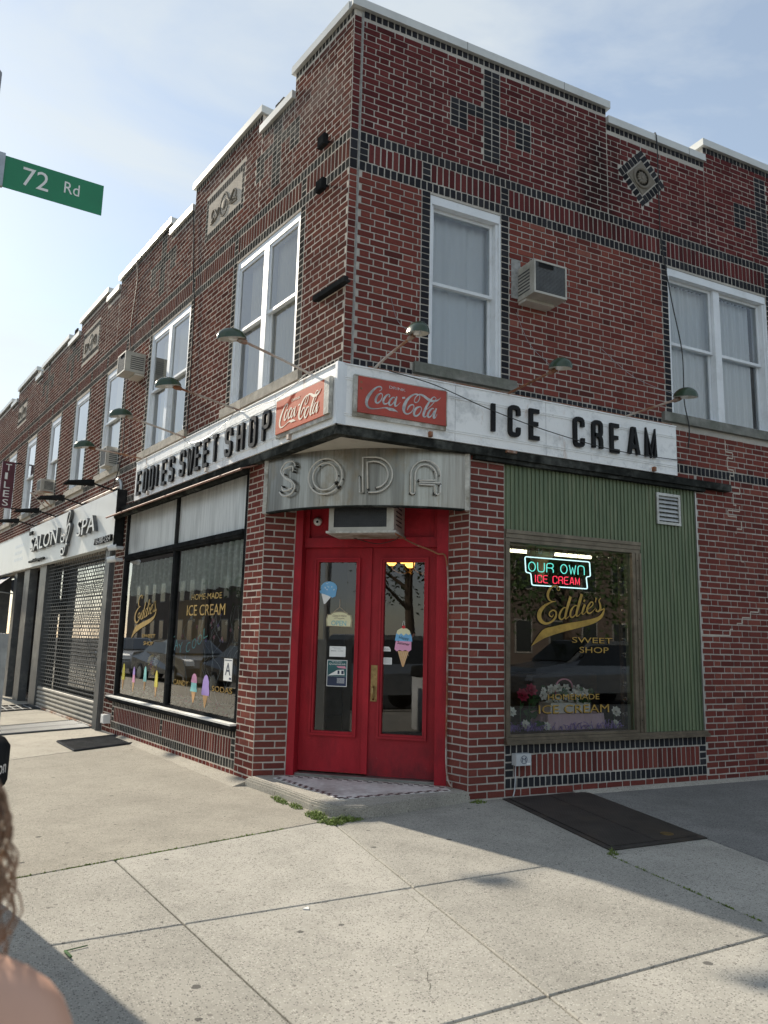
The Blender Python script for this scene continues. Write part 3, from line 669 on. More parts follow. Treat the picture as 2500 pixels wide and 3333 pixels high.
# ---- carved relief panels on the left parapet
for a,b,c,d in LREL:
    mb = MB(); mb.box(LF, a+.005, b-.005, -.03, -.006, c+.005, d-.005); u, z = (a+b)/2, (c+d)/2; ct = LF.P(u,-.006,z)
    for k in range(22):
        an = k*2*math.pi/22
        p = ct + LF.u*math.cos(an)*.115 + Vector((0,0,math.sin(an)*.15)); mb.lathe(p, [(.022,-.004),(.02,.01),(.01,.015)], 6, 0, LF.o)
    mb.lathe(ct, [(.075,0),(.07,.012),(.04,.018),(.01,.02)], 14, 0, LF.o)
    for sgn in (-1,1):
        pts = [LF.P(u+sgn*x, .006, z+y) for x,y in ((.14,.02),(.2,-.04),(.26,.03),(.32,.06),(.37,.0),(.34,-.07),(.28,-.06),(.22,-.1),(.4,-.12))]
        mb.tube(catmull(pts,4), [.016 - .0003*i for i in range(33)], 6)
        for q in range(6): mb.lathe(LF.P(u+sgn*(.17+.04*q), .0, z-.05-.015*(q%3)), [(.026,0),(.02,.01),(.006,.014)], 6, 0, LF.o)
    mb.obj('relief_panel', 'terracotta_pale', WL)
# ---- upper windows
def curtain(fr, u0, u1, z0, z1, o, mat, parent, amp=.018, wl=.09, name='curtain', scallop=0.0):
    mb = MB(); n = max(8, int((u1-u0)/.012)); ph = random.random()*6; b = len(mb.v)
    for i in range(n+1):
        u = u0 + (u1-u0)*i/n; oo = o + amp*math.sin(u/wl*2*math.pi+ph) + amp*.6*math.sin(u/wl*3.3+ph*2)
        mb.v.append(tuple(fr.P(u, oo, z0 + scallop*abs(math.sin(u*9))))); mb.v.append(tuple(fr.P(u, oo*.9+o*.1, z1)))
    for i in range(n): mb.face((b+2*i, b+2*i+2, b+2*i+3, b+2*i+1))
    return mb.obj(name, mat, parent, smooth=True)
def upper_window(fr, a, b, z0, z1, n, left, idx):
    f = .06 if left else 0.0
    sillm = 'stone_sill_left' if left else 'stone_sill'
    mb = MB()
    mb.box(fr, a+.002, a+.05, -.2, -.03+f*.3, z0+.002, z1-.098); mb.box(fr, b-.05, b-.002, -.2, -.03+f*.3, z0+.002, z1-.098)
    mb.box(fr, a+.002, b-.002, -.2, -.012, z1-.095, z1-.002); mb.box(fr, a+.052, b-.052, -.2, -.04+f*.5, z0+.002, z0+.035)
    mb.box(fr, a+.001, a+.02, -.03, -.006, z0+.003, z1-.097); mb.box(fr, b-.02, b-.001, -.03, -.006, z0+.003, z1-.097)
    cs = [a+.05, b-.05] if n == 1 else [a+.05, (a+b)/2-.055, (a+b)/2+.055, b-.05]
    if n == 2: mb.box(fr, cs[1]+.002, cs[2]-.002, -.2, -.045+f*.6, z0+.036, z1-.098)
    wf = mb.obj('window', 'vinyl', B)
    zm = 5.045 if z1 > 5.94 else (z0+z1)/2
    for k in range(0, len(cs), 2):
        u0, u1 = cs[k]+.001, cs[k+1]-.001
        for (s0, s1, o) in ((z0+.037, zm+.02, -.125+f), (zm-.02, z1-.097, -.085+f)):
            mb = MB(); w = .034
            mb.box(fr, u0, u0+w, o-.03, o, s0, s1); mb.box(fr, u1-w, u1, o-.03, o, s0, s1); mb.box(fr, u0+w, u1-w, o-.03, o, s0, s0+w); mb.box(fr, u0+w, u1-w, o-.03, o, s1-w, s1)
            mb.obj('sash', 'vinyl', wf)
            mb = MB(); P = [fr.P(u0+w,o-.014,s0+w), fr.P(u1-w,o-.014,s0+w), fr.P(u1-w,o-.014,s1-w), fr.P(u0+w,o-.014,s1-w)]
            mb.poly(P if fr.det < 0 else P[::-1]); mb.obj('pane', 'glass_upper', wf)
    cm = 'curtain_cream' if left else 'curtain_grey'
    if idx != 'dark':
        if not left and n == 1: curtain(fr, a-.05, b+.05, z0, z1, -.21, cm, wf, .010, .11, 'blind')
        else: curtain(fr, a+.01, b-.1 if not left else b-.2, z0+.01, z1-.1, -.205 if not left else -.135, cm, wf, .016 if not left else .01, .07)
    mb = MB(); e = .17
    mb.box(fr, a-e, b+e, -.1, .045, 4.02, 4.128)
    if b-a > 1.2: mb.box(fr, (a+b)/2+.35, (a+b)/2+.356, .04, .0465, 4.018, 4.1295)
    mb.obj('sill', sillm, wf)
for i, (a,b,z0,z1,n) in enumerate(RW): upper_window(RF, a, b, z0, z1, n, False, i)
for i, (a,b,z0,z1,n) in enumerate(LW): upper_window(LF, a, b, z0, z1, n, True, 'dark' if i in (3,) else i)
# ---- dark cornice above shopfronts and soffit over the entrance
mb = MB()
mb.box(RF, -.075, 4.95, -.02, .085, 3.285, 3.365); mb.box(RF, 1.42, 4.55, -.02, .06, 3.245, 3.283)
mb.obj('cornice', 'black_rough', B)
mb = MB(); mb.box(LF, -.07, 5.95, -.02, .085, 3.284, 3.364); mb.obj('cornice', 'black_rough', B)
mb = MB(); mb.prism([(-.02,-.02), (1.6,.03), (1.3,.6), (.3,1.6), LF.P(1.6,-.03,0)[:2]], 3.30, 3.33); mb.obj('soffit', 'beige_paint', B)
# ---- right shopfront: green siding, bronze framed window
sf = MB()
sf.box(RF, 1.802, 4.448, -.12, -.03, .505, 3.27); SFRO = sf.obj('shopfront_panel', 'black_paint', B)
# cut for the glass: rebuild as four strips instead of a full sheet
bpy.data.objects.remove(SFRO)
sf = MB(); gx0, gx1, gz0, gz1 = 1.858, 3.45, .60, 2.46
sf.box(RF, 1.802, gx0, -.12, -.03, .575, 3.27); sf.box(RF, gx1, 4.448, -.12, -.03, .575, 3.27); sf.box(RF, gx0, gx1, -.12, -.03, gz1, 3.27)
SFRO = sf.obj('shopfront', 'green_siding', B)
def siding(u0, u1, z0, z1):
    u = u0
    while u < u1-.004:
        w = min(random.choice((.05,.052,.054)), u1-u-.001)
        mb = MB(); k = random.uniform(-.002,.002)
        mb.box(RF, u+.002, u+w*.36, -.029, -.013+k, z0, z1); mb.box(RF, u+w*.36+.005, u+w-.004, -.029, -.004+k, z0, z1)
        mb.obj('siding_plank', 'green_siding', SFRO); u += w
siding(1.804, 3.565, 2.585, 3.245)
siding(3.567, 4.432, .575, 3.245)
mb = MB(); mb.box(RF, 4.434, 4.452, -.02, .008, .573, 3.243); mb.obj('edge_trim', 'aluminium', SFRO)
mb = MB(); mb.box(RF, 1.79, 4.465, -.1, .055, .512, .548); mb.box(RF, 1.795, 4.458, -.1, .035, .549, .574); mb.obj('sill', 'bronze_frame', SFRO)
mb = MB()   # display window frame
mb.box(RF, 1.803, 3.566, -.028, .03, 2.545, 2.582); mb.box(RF, 1.803, 3.566, -.028, .018, 2.50, 2.543); mb.box(RF, 1.803, 3.566, -.028, .01, 2.462, 2.498)
mb.box(RF, 1.803, 1.83, -.028, .022, .576, 2.46); mb.box(RF, 1.831, 1.857, -.028, .012, .576, 2.46)
mb.box(RF, 3.452, 3.50, -.028, .010, .576, 2.46); mb.box(RF, 3.501, 3.54, -.028, .018, .576, 2.46); mb.box(RF, 3.541, 3.565, -.028, .028, .576, 2.46)
mb.box(RF, 1.858, 3.45, -.028, .012, .576, .602)
SW = mb.obj('display_window', 'bronze_frame', B)
mb = MB()
for k in range(9):
    for u in (1.816, 3.52): mb.lathe(RF.P(u, .018, .7+k*.21), [(.006,0),(.004,.004)], 6, 0, RF.o)
mb.obj('screws', 'black_paint', SW)
mb = MB(); mb.poly([RF.P(gx0,-.035,gz0), RF.P(gx1,-.035,gz0), RF.P(gx1,-.035,gz1), RF.P(gx0,-.035,gz1)]); mb.obj('pane', 'glass_shop', SW)
COKE=[[(0.2102,0.2287,0.0039),(0.2277,0.2409,0.0079),(0.2351,0.2589,0.0099),(0.2209,0.2714,0.0118),(0.1865,0.2619,0.0138),(0.1435,0.2203,0.0215),(0.106,0.1679,0.0292),(0.0861,0.1187,0.029),(0.0872,0.0823,0.0251),(0.1045,0.0575,0.0194),(0.1437,0.0499,0.0117),(0.1973,0.0583,0.0078),(0.2462,0.0724,0.0079),(0.2857,0.0795,0.0139),(0.3207,0.0729,0.0259),(0.3557,0.0719,0.026),(0.386,0.0654,0.012),(0.4084,0.0558,0.002)],[(0.2275,0.2111,0.0079),(0.2427,0.1997,0.0079),(0.2415,0.1716,0.0079),(0.2247,0.1365,0.0118),(0.1977,0.1118,0.0157),(0.1778,0.1197,0.0196),(0.178,0.1474,0.0216),(0.1956,0.1855,0.0177),(0.2275,0.2111,0.0079)],[(0.3108,0.1857,0.012),(0.3183,0.2056,0.012),(0.3002,0.2101,0.0119),(0.273,0.1833,0.0179),(0.2542,0.1431,0.0198),(0.2629,0.1148,0.0158),(0.2925,0.1223,0.0099),(0.3187,0.1516,0.005)],[(0.3729,0.1903,0.01),(0.3508,0.1895,0.012),(0.3235,0.1598,0.018),(0.3124,0.1245,0.0179),(0.3267,0.1101,0.014),(0.3522,0.1309,0.008),(0.3753,0.1747,0.008)],[(0.3927,0.2057,0.0121),(0.376,0.1468,0.0221),(0.3768,0.1124,0.016),(0.3998,0.1216,0.007),(0.4313,0.1575,0.003)],[(0.4495,0.2009,0.0162),(0.4779,0.2092,0.0163)],[(0.6273,0.2564,0.0104),(0.596,0.2627,0.0124),(0.55,0.2409,0.0164),(0.5047,0.1957,0.0245),(0.4754,0.1392,0.0325),(0.4662,0.0956,0.0304),(0.477,0.0645,0.0203),(0.5078,0.0552,0.0122),(0.5482,0.0802,0.0082),(0.5729,0.1264,0.0082),(0.5673,0.1519,0.0103),(0.5416,0.1479,0.0123),(0.5166,0.1223,0.0143),(0.505,0.0923,0.0061)],[(0.6325,0.2573,0.0062),(0.633,0.2288,0.0083),(0.613,0.1895,0.0083),(0.5852,0.1803,0.0082),(0.5766,0.2007,0.0082),(0.5965,0.239,0.0083),(0.6271,0.2631,0.0124),(0.6689,0.2604,0.0209),(0.7112,0.2387,0.0273),(0.7535,0.2235,0.0253),(0.8063,0.2301,0.017),(0.8379,0.2468,0.0085),(0.8611,0.2698,0.0021)],[(0.6398,0.1464,0.0083),(0.6545,0.1344,0.0083),(0.6489,0.1051,0.0083),(0.6288,0.0709,0.0124),(0.5982,0.0483,0.0165),(0.5764,0.0591,0.0205),(0.5808,0.0946,0.0226),(0.6038,0.1293,0.0186),(0.6398,0.1464,0.0083)],[(0.808,0.2592,0.0064),(0.7845,0.265,0.0085),(0.7482,0.2255,0.0147),(0.7074,0.157,0.023),(0.6823,0.0961,0.025),(0.6777,0.0622,0.0208),(0.6956,0.0555,0.0104),(0.7223,0.0813,0.0052)],[(0.808,0.2592,0.0064),(0.8082,0.2448,0.0064),(0.7751,0.1963,0.0063),(0.7285,0.146,0.0063),(0.7006,0.1255,0.0042)],[(0.7864,0.1503,0.0105),(0.7632,0.1448,0.0126),(0.7344,0.1089,0.0189),(0.7224,0.0719,0.0188),(0.7374,0.0571,0.0147),(0.7643,0.0801,0.0084),(0.792,0.1302,0.0084)],[(0.8159,0.1568,0.0127),(0.7935,0.0989,0.0232),(0.7878,0.0599,0.019),(0.8067,0.0675,0.0084),(0.8252,0.1056,0.0032)]]
EDDIE=[[(0.3356,0.5737,0.0096),(0.3239,0.5874,0.0107),(0.3421,0.6046,0.012),(0.3634,0.5923,0.0108),(0.3511,0.5697,0.0084),(0.3296,0.5696,0.0072)],[(0.3611,0.5989,0.0084),(0.3184,0.6158,0.0119),(0.2587,0.5984,0.019),(0.2167,0.5488,0.0307),(0.2102,0.5011,0.0283),(0.2333,0.4643,0.0165),(0.2685,0.4535,0.0118),(0.3065,0.458,0.0083)],[(0.3065,0.458,0.0083),(0.2447,0.443,0.0118),(0.168,0.4049,0.0281),(0.1092,0.3463,0.0465),(0.1004,0.2881,0.051),(0.1347,0.2445,0.0372),(0.195,0.2296,0.021),(0.2657,0.2581,0.0212),(0.3077,0.3066,0.0237),(0.3084,0.3491,0.019),(0.2755,0.3658,0.0142),(0.234,0.3463,0.0118),(0.2254,0.315,0.0117),(0.2569,0.2991,0.0118),(0.2784,0.3225,0.0071)],[(0.4465,0.3952,0.0096),(0.408,0.3956,0.012),(0.3642,0.3464,0.0215),(0.3515,0.2967,0.0214),(0.3785,0.2759,0.0143),(0.4148,0.3008,0.0096),(0.4482,0.3591,0.0072)],[(0.4995,0.5144,0.0316),(0.4651,0.4266,0.0315),(0.4295,0.3203,0.0264),(0.4289,0.2871,0.0168),(0.4567,0.2975,0.0072),(0.4934,0.3274,0.0048)],[(0.5865,0.4239,0.0098),(0.5474,0.4204,0.0122),(0.5027,0.3707,0.0218),(0.4933,0.3207,0.0218),(0.5171,0.3024,0.0145),(0.5603,0.3345,0.0097),(0.592,0.3933,0.0073)],[(0.6469,0.5454,0.0346),(0.6116,0.4519,0.032),(0.5753,0.3543,0.0269),(0.5745,0.3178,0.0171),(0.6028,0.3265,0.0073),(0.6403,0.3615,0.0049)],[(0.684,0.4404,0.0273),(0.6554,0.3765,0.0247),(0.6461,0.3453,0.0172),(0.6706,0.3433,0.0074),(0.7085,0.3785,0.005)],[(0.6702,0.4854,0.0272),(0.6873,0.4745,0.0273)],[(0.7124,0.3864,0.0074),(0.7654,0.4195,0.01),(0.7936,0.4499,0.0125),(0.7817,0.4708,0.015),(0.7514,0.4559,0.0162),(0.7179,0.4079,0.0224),(0.7144,0.3662,0.0223),(0.745,0.3509,0.0149),(0.7893,0.3767,0.0075),(0.8252,0.4102,0.005)],[(0.8381,0.5172,0.0202),(0.8229,0.4686,0.0063)],[(0.9012,0.5181,0.0076),(0.8739,0.4904,0.0126),(0.8891,0.446,0.0228),(0.8904,0.403,0.0253),(0.8619,0.3766,0.0176),(0.8319,0.3813,0.0126),(0.84,0.4001,0.0075)],[(0.89,0.3874,0.0126),(0.9283,0.4016,0.0114),(0.9464,0.415,0.0064)]]
SWT=[(-0.0032,0.0008),(0.136,0.1608),(0.2767,0.2021),(0.4556,0.2405),(0.6382,0.2701),(0.7873,0.2991),(0.8758,0.3313),(0.9213,0.3768),(0.9386,0.4069)]
SWB=[(-0.0032,0.0008),(0.0887,0.0485),(0.1933,0.0944),(0.3942,0.1508),(0.5877,0.1949),(0.7608,0.2374),(0.8618,0.2793),(0.9237,0.3281),(0.9512,0.4025)]
def eddie(fr, ul, zb, o, parent):
    for sh, mat, dx, dz, do in (('drop_shadow','black_letter',-.012,-.006,0.0), ('script_lettering','gold_leaf',0,0,.0025)):
        mb = MB()
        for i, s in enumerate(EDDIE): ribbon(mb, fr, catmull(s,5), o+do, o+do+.001+.00004*i, 0, None, 1.0, ul+fr.sgn*dx, zb+dz)
        t, b = catmull(SWT,4), catmull(SWB,4)
        for i in range(len(t)-1):
            q = [t[i], t[i+1], b[i+1], b[i]]
            mb.poly([fr.P(ul+fr.sgn*(p[0]+dx), o+do+.0016, zb+p[1]+dz) for p in q])
        mb.obj(sh, mat, parent)
def gold(fr, lines, o, parent):
    for body, ul, zb, wd, ht in lines:
        m1, m2 = MB(), MB()
        text(m2, fr, body, ul-fr.sgn*.008, zb-.006, wd, ht, o, .0008); text(m1, fr, body, ul, zb, wd, ht, o+.002, .0008)
        m2.obj('lettering_outline', 'black_letter', parent); m1.obj('lettering', 'gold_leaf', parent)
eddie(RF, 2.137, 1.439, -.031, SW)
gold(RF, [('SWEET',2.647,1.485,.535,.057), ('SHOP',2.742,1.385,.385,.060), ('HOMEMADE',2.335,.917,.655,.055), ('ICE CREAM',2.222,.785,.893,.082)], -.031, SW)
# louvred vent
V = thing('wall_vent', 'square grey metal louvre vent set in the green siding', 'vent', RF.P(4.01,0,2.815))
mb = MB(); mb.box(RF,3.83,4.19,.0,.02,2.815,2.845); mb.box(RF,3.83,4.19,.0,.02,3.14,3.17); mb.box(RF,3.83,3.862,.0,.019,2.846,3.139); mb.box(RF,4.158,4.19,.0,.019,2.846,3.139); mb.obj('frame','aluminium',V)
mb = MB(); mb.box(RF,3.863,4.157,-.02,-.004,2.846,3.139); mb.obj('back','pit_black',V)
for k in range(6):
    z = 2.85+k*.049; mb = MB(); mb.hexa([RF.P(3.864,-.003,z+.045),RF.P(4.156,-.003,z+.045),RF.P(4.156,.0155,z+.006),RF.P(3.864,.0155,z+.006), RF.P(3.864,-.001,z+.048),RF.P(4.156,-.001,z+.048),RF.P(4.156,.018,z+.009),RF.P(3.864,.018,z+.009)]); mb.obj('louvre','aluminium',V)
# ---- left shopfront
mb = MB(); z = LF
mb.box(LF,1.803,1.87,-.1,-.005,.57,3.28); mb.box(LF,5.83,5.897,-.1,-.005,.57,3.28); mb.box(LF,1.872,5.828,-.1,.01,2.54,2.625); mb.box(LF,1.872,5.828,-.1,-.01,3.24,3.28); mb.box(LF,1.872,5.828,-.1,-.012,.571,.60)
mb.box(LF,1.872,5.828,-.09,.025,2.565,2.60)
LW_ = mb.obj('display_window', 'black_paint', B)
for z0,z1 in ((.602,2.538),(2.627,3.238)):
    mb = MB(); mb.box(LF,3.845,3.91,-.1,-.004,z0,z1); mb.obj('mullion','black_paint',LW_)
for u0,u1 in ((1.872,3.844),(3.911,5.828)):
    mb = MB(); mb.poly([LF.P(u0,-.04,.602),LF.P(u0,-.04,2.538),LF.P(u1,-.04,2.538),LF.P(u1,-.04,.602)]); mb.obj('pane','glass_shop',LW_)
    mb = MB(); mb.box(LF,u0,u1,-.05,-.035,2.627,3.238); mb.obj('transom_pane','frosted_pane',LW_)
mb = MB(); mb.box(LF,1.79,6.03,-.1,.075,.548,.568); mb.obj('sill_top','white_paint',LW_)
mb = MB(); mb.box(LF,1.79,6.03,-.1,.07,.512,.546); mb.box(LF,1.80,6.0,-.05,.045,.49,.511); mb.obj('sill','black_paint',LW_)
eddie(LF, 5.40, 1.39, -.036, LW_)
gold(LF, [('HOME-MADE',3.28,1.887,.87,.07), ('ICE CREAM',3.40,1.697,1.10,.13), ('SWEET',4.95,1.418,.52,.045), ('SHOP',4.865,1.315,.37,.05), ('CANDY',3.685,.858,.475,.062), ('SODAS',2.53,.852,.52,.06)], -.036, LW_)
mb = MB()
for k, (ch, u, zz) in enumerate((('S',4.05,1.33),('T',3.93,1.30),('A',3.80,1.27),('Y',3.66,1.23),('C',3.42,1.24),('O',3.24,1.29),('O',3.08,1.34),('L',2.92,1.42))):
    text(mb, LF, ch, u, zz, .13, .12, -.06, .001, 0, 0, .25)
mb.obj('paper_lettering', 'cone_aqua', LW_)
# awning roller hood over left shopfront
A = thing('awning', 'rust brown rolled awning hood above the black framed shop window', 'awning', LF.P(4,.1,3.2))
mb = MB(); mb.hexa([LF.P(1.55,.03,3.275),LF.P(6.12,.03,3.275),LF.P(6.15,.24,3.205),LF.P(1.62,.19,3.225), LF.P(1.55,.03,3.283),LF.P(6.12,.03,3.283),LF.P(6.15,.24,3.215),LF.P(1.62,.19,3.235)]); mb.obj('hood','awning_rust',A)
mb = MB(); mb.tube([LF.P(1.62,.19,3.222),LF.P(6.15,.24,3.202)], .014, 8); mb.obj('front_rail','awning_rust',A)
mb = MB(); mb.tube([LF.P(1.7,.1,3.235),LF.P(6.05,.12,3.215)], .04, 10); mb.obj('roller','black_rough',A)
# ---- entrance: frame, two glazed doors, transom
mb = MB()
mb.box(DF,-.785,-.705,-.34,-.17,.1,3.30); mb.box(DF,.722,.838,-.34,-.17,.1,3.30); mb.box(DF,-.704,.721,-.34,-.24,2.405,2.505)
for a,b in ((-.704,-.66),(.68,.721)): mb.box(DF,a,b,-.34,-.25,2.506,3.298)
mb.box(DF,-.659,.679,-.34,-.29,2.506,3.296)
DFR = mb.obj('door_frame','red_paint',B)
def door(u0,u1,g0,g1,z0,mat,astragal):
    mb = MB(); zt = 2.403; gz0, gz1 = .545, 2.255
    mb.box(DF,u0,g0,-.335,-.29,z0,zt); mb.box(DF,g1,u1,-.335,-.29,z0,zt); mb.box(DF,g0,g1,-.335,-.29,z0,gz0); mb.box(DF,g0,g1,-.335,-.29,gz1,zt)
    d = mb.obj('door',mat,B)
    mb = MB(); w = .045
    for k, (e,o) in enumerate(((.0,-.262),(.022,-.274))):
        a0,a1,b0,b1 = g0-w+e, g1+w-e, gz0-w+e, gz1+w-e; ww = .021
        mb.box(DF,a0,a0+ww,-.2895,o,b0,b1); mb.box(DF,a1-ww,a1,-.2895,o,b0,b1); mb.box(DF,a0+ww,a1-ww,-.2895,o,b0,b0+ww); mb.box(DF,a0+ww,a1-ww,-.2895,o,b1-ww,b1)
    mb.obj('glazing_bead',mat,d)
    mb = MB(); mb.poly([DF.P(g0,-.31,gz0),DF.P(g1,-.31,gz0),DF.P(g1,-.31,gz1),DF.P(g0,-.31,gz1)]); mb.obj('pane','glass_shop',d)
    if astragal: m2 = MB(); m2.box(DF,-.035,.028,-.2895,-.268,z0+.003,zt-.003); m2.obj('astragal',mat,d)
    return d
door(-.703,.002,-.55,-.14,.150,'red_paint',True); d2 = door(.006,.719,.162,.577,.138,'red_paint_worn',False)
mb = MB(); mb.box(DF,.045,.112,-.2893,-.28,.855,1.21); 
mb.tube([DF.P(.075,-.28,1.0),DF.P(.075,-.235,.985),DF.P(.075,-.23,.94),DF.P(.075,-.235,.89),DF.P(.075,-.28,.875)], .011, 8); mb.lathe(DF.P(.08,-.28,1.11),[(.012,0),(.01,.006)],10,0,DF.o); mb.obj('handle','brass',d2)
mb = MB(); mb.box(DF,-.70,.72,-.36,-.2,.10,.135); mb.obj('threshold','steel_plate',B)
# ---- stoop and mosaic mat
pts = [(-.32,1.36),(-.27,1.12),(-.17,.62),(-.10,.15),(-.03,-.12),(.05,-.24),(.18,-.30),(.4,-.27),(.9,-.14),(1.40,-.02),(1.52,.3),(1.2,.9),(.3,1.6)]
ST = MB(); [ST.prism([(.6+(x-.6)*k, .6+(y-.6)*k) for x,y in pts], za, zb) for k, za, zb in ((1.0,-.02,.07),(.992,.07,.092),(.978,.092,.106),(.955,.106,.112))]
ST = ST.obj('stoop','concrete_stoop'); tag(ST,'worn concrete corner step in front of the red double doors','step')
TM = thing('mosaic_mat','white mosaic tile panel with black and white checked border on the step','tile panel',(0.5,.6,.113))
tq = [Vector((-.10,1.17)),Vector((.12,.03)),Vector((1.24,.05)),Vector((1.30,.25)),Vector((.06,1.27))]
mb = MB(); mb.prism([tuple(p) for p in tq], .1125, .1155)
mb.obj('tile_field','tile_white',TM)
mb = MB(); mw = MB()
def border(a,b,inw):
    d = (b-a); n = int(d.length/.05); d.normalize(); nn = Vector((-d.y,d.x))*inw
    for i in range(n):
        for j in range(2):
            p = a + d*(i*.05+.002) + nn*(j*.036+.004); q = [p, p+d*.047, p+d*.047+nn*.034, p+nn*.034]
            (mb if (i+j) % 2 else mw).prism([tuple(x) for x in q], .1157, .1172)
for a,b in ((tq[0],tq[1]),(tq[1],tq[2]),(tq[3],tq[4])): border(a,b,1)
mb.obj('black_tiles','tile_black',TM,kind='stuff'); mw.obj('white_tiles','tile_white',TM,kind='stuff')
mb = MB()
c1 = (tq[1]+tq[2])/2
ax = Vector((DT.x,DT.y)); ay = Vector((DN.x,DN.y)); base = Vector((DM.x,DM.y))
def inside(p):
    s = [(tq[(i+1)%5]-tq[i]).cross(p-tq[i]) if hasattr(Vector,'cross') and False else ((tq[(i+1)%5]-tq[i]).x*(p-tq[i]).y-(tq[(i+1)%5]-tq[i]).y*(p-tq[i]).x)/(tq[(i+1)%5]-tq[i]).length for i in range(5)]
    return min(s) > .075
for i in range(-34,34):
    for j in range(-24,14):
        p = base + ax*((i+.5*(j%2))*.032) + ay*(j*.027)
        if inside(p):
            q = [p+ax*.014, p+ax*.007+ay*.0115, p-ax*.007+ay*.0115, p-ax*.014, p-ax*.007-ay*.0115, p+ax*.007-ay*.0115]
            mb.poly([(x.x,x.y,.1162) for x in q])
mb.obj('hex_tiles','tile_white',TM,kind='stuff')
# ------------------------------------------------------------------ signs
def marquee(fr, u0, u1, words, label, jo, loc):
    S = thing('signboard', label, 'sign', loc)
    mb = MB(); mb.box(fr,u0,u1,.0,.10,3.372,3.935); mb.box(fr,u0-.0,u1+.004,.0,.108,3.936,3.948); mb.obj('board','sign_white',S)
    mb = MB()
    for z in (3.455,3.475,3.795,3.815): mb.box(fr,u0+.05,u1-.01,.1,.1065,z,z+.009)
    mb.obj('moulding','sign_white',S)
    for u in jo: mb = MB(); mb.box(fr,u,u+.004,.095,.1012,3.371,3.934); mb.obj('panel_seam','print_grey',S)
    for word, ul, pitch, zb, ht in words:
        x = 0
        for ch in word:
            kw = 1.0 if fr is RF else 1.18; w = .002 if ch == 'I' else (.1 if ch not in 'AMW' else .125)*kw
            block_letter(fr, ch, ul+fr.sgn*(x+.02), zb+.022, w, ht-.044, .043, .107, .137, S, 'black_letter'); x += pitch if ch not in 'I' else pitch*.8
    return S
mR = marquee(RF,-.06,4.075,[('ICE',1.56,.255,3.505,.327),('CREAM',2.585,.248,3.508,.327)],'weathered white signboard reading ICE CREAM in black letters','' and [] or [1.155,2.243],RF.P(2,.1,3.37))
mL = marquee(LF,-.06,5.34,[('EDDIES',5.18,.262,3.425,.345),('SWEET',3.56,.248,3.44,.345),('SHOP',2.2,.30,3.45,.34)],'weathered white signboard reading EDDIES SWEET SHOP in black letters',[1.1,2.3,3.5,4.6],LF.P(2.6,.1,3.37))
cx = RF.P(-.083,.1,0)
mb = MB(); mb.box(RF,-.086,-.061,.0,.112,3.368,3.95); mb.box(RF,-.058,-.03,.1,.1125,3.37,3.948); mb.obj('corner_trim','vinyl',mR)
mb = MB(); mb.box(LF,-.1,-.06,.0,.112,3.368,3.951); mb.obj('corner_trim','vinyl',mL)
# conduit along the top
mb = MB(); mb.tube([RF.P(.3,.06,3.965),RF.P(1.0,.07,3.968),RF.P(1.8,.06,3.965),RF.P(3.0,.07,3.965),RF.P(4.05,.06,3.966)], .012, 8); mb.obj('conduit','rusty_metal',mR)
mb = MB(); mb.tube([LF.P(-.02,.06,3.965),LF.P(2.0,.06,3.965),LF.P(5.3,.06,3.965)], .012, 8); mb.obj('conduit','pipe_white',mL)
mb = MB()
for u in (.86,3.69): mb.box(RF,u,u+.035,.1,.135,3.375,3.425)
mb.box(RF,1.75,1.87,.09,.12,3.34,3.362); mb.obj('bracket','rusty_metal',mR)
mb = MB()
for u in (.72,2.7,4.7): mb.box(LF,u,u+.04,.1,.135,3.38,3.43)
mb.obj('bracket','pipe_white',mL)
def soda_sign(fr, ul, zb, red, ink, label):
    S = thing('soda_sign', label, 'sign', fr.P(ul+fr.sgn*.46,.1,zb), )
    W, H = .925, .342
    mb = MB(); a, b = sorted((ul,ul+fr.sgn*W)); mb.box(fr,a,b,.108,.14,zb,zb+H); mb.obj('face',red,S)
    mb = MB(); k = .035
    x0, x1 = (a-.04, b) if fr is RF else (a-.085, b)
    mb.box(fr,x0,x1+.008,.108,.128,zb-.042,zb-.001); mb.box(fr,x0,a-.001,.108,.15 if fr is LF else .132,zb,zb+H); mb.box(fr,b+.001,b+.012,.108,.138,zb,zb+H); mb.box(fr,x0,b,.108,.138,zb+H+.001,zb+H+.01)
    mb.obj('frame','frame_worn',S)
    mb = MB()
    for i, s in enumerate(COKE): ribbon(mb, fr, catmull(s,5), .1405, .142+.00005*i, 0, None, 1.0, ul, zb)
    text(mb, fr, 'DRINK', ul+fr.sgn*.312, zb+.272, .17, .026, .1405, .0012, 0, 0, -.03)
    mb.obj('script_lettering',ink,S)
    if fr is RF:
        mb = MB()
        for x,y in ((.03,.285),(.03,.225)): mb.lathe(fr.P(ul+x,.14,zb+y),[(.013,0),(.007,.001)],8,0,fr.o)
        mb.obj('rust_hole','rusty_metal',S)
soda_sign(RF,.108,3.497,'soda_red','worn_silver','red soda sign with silver script lettering beside ICE CREAM letters')
soda_sign(LF,.985,3.472,'soda_red_faded','cream_print','sun faded orange red soda sign with cream script, beside SHOP letters')
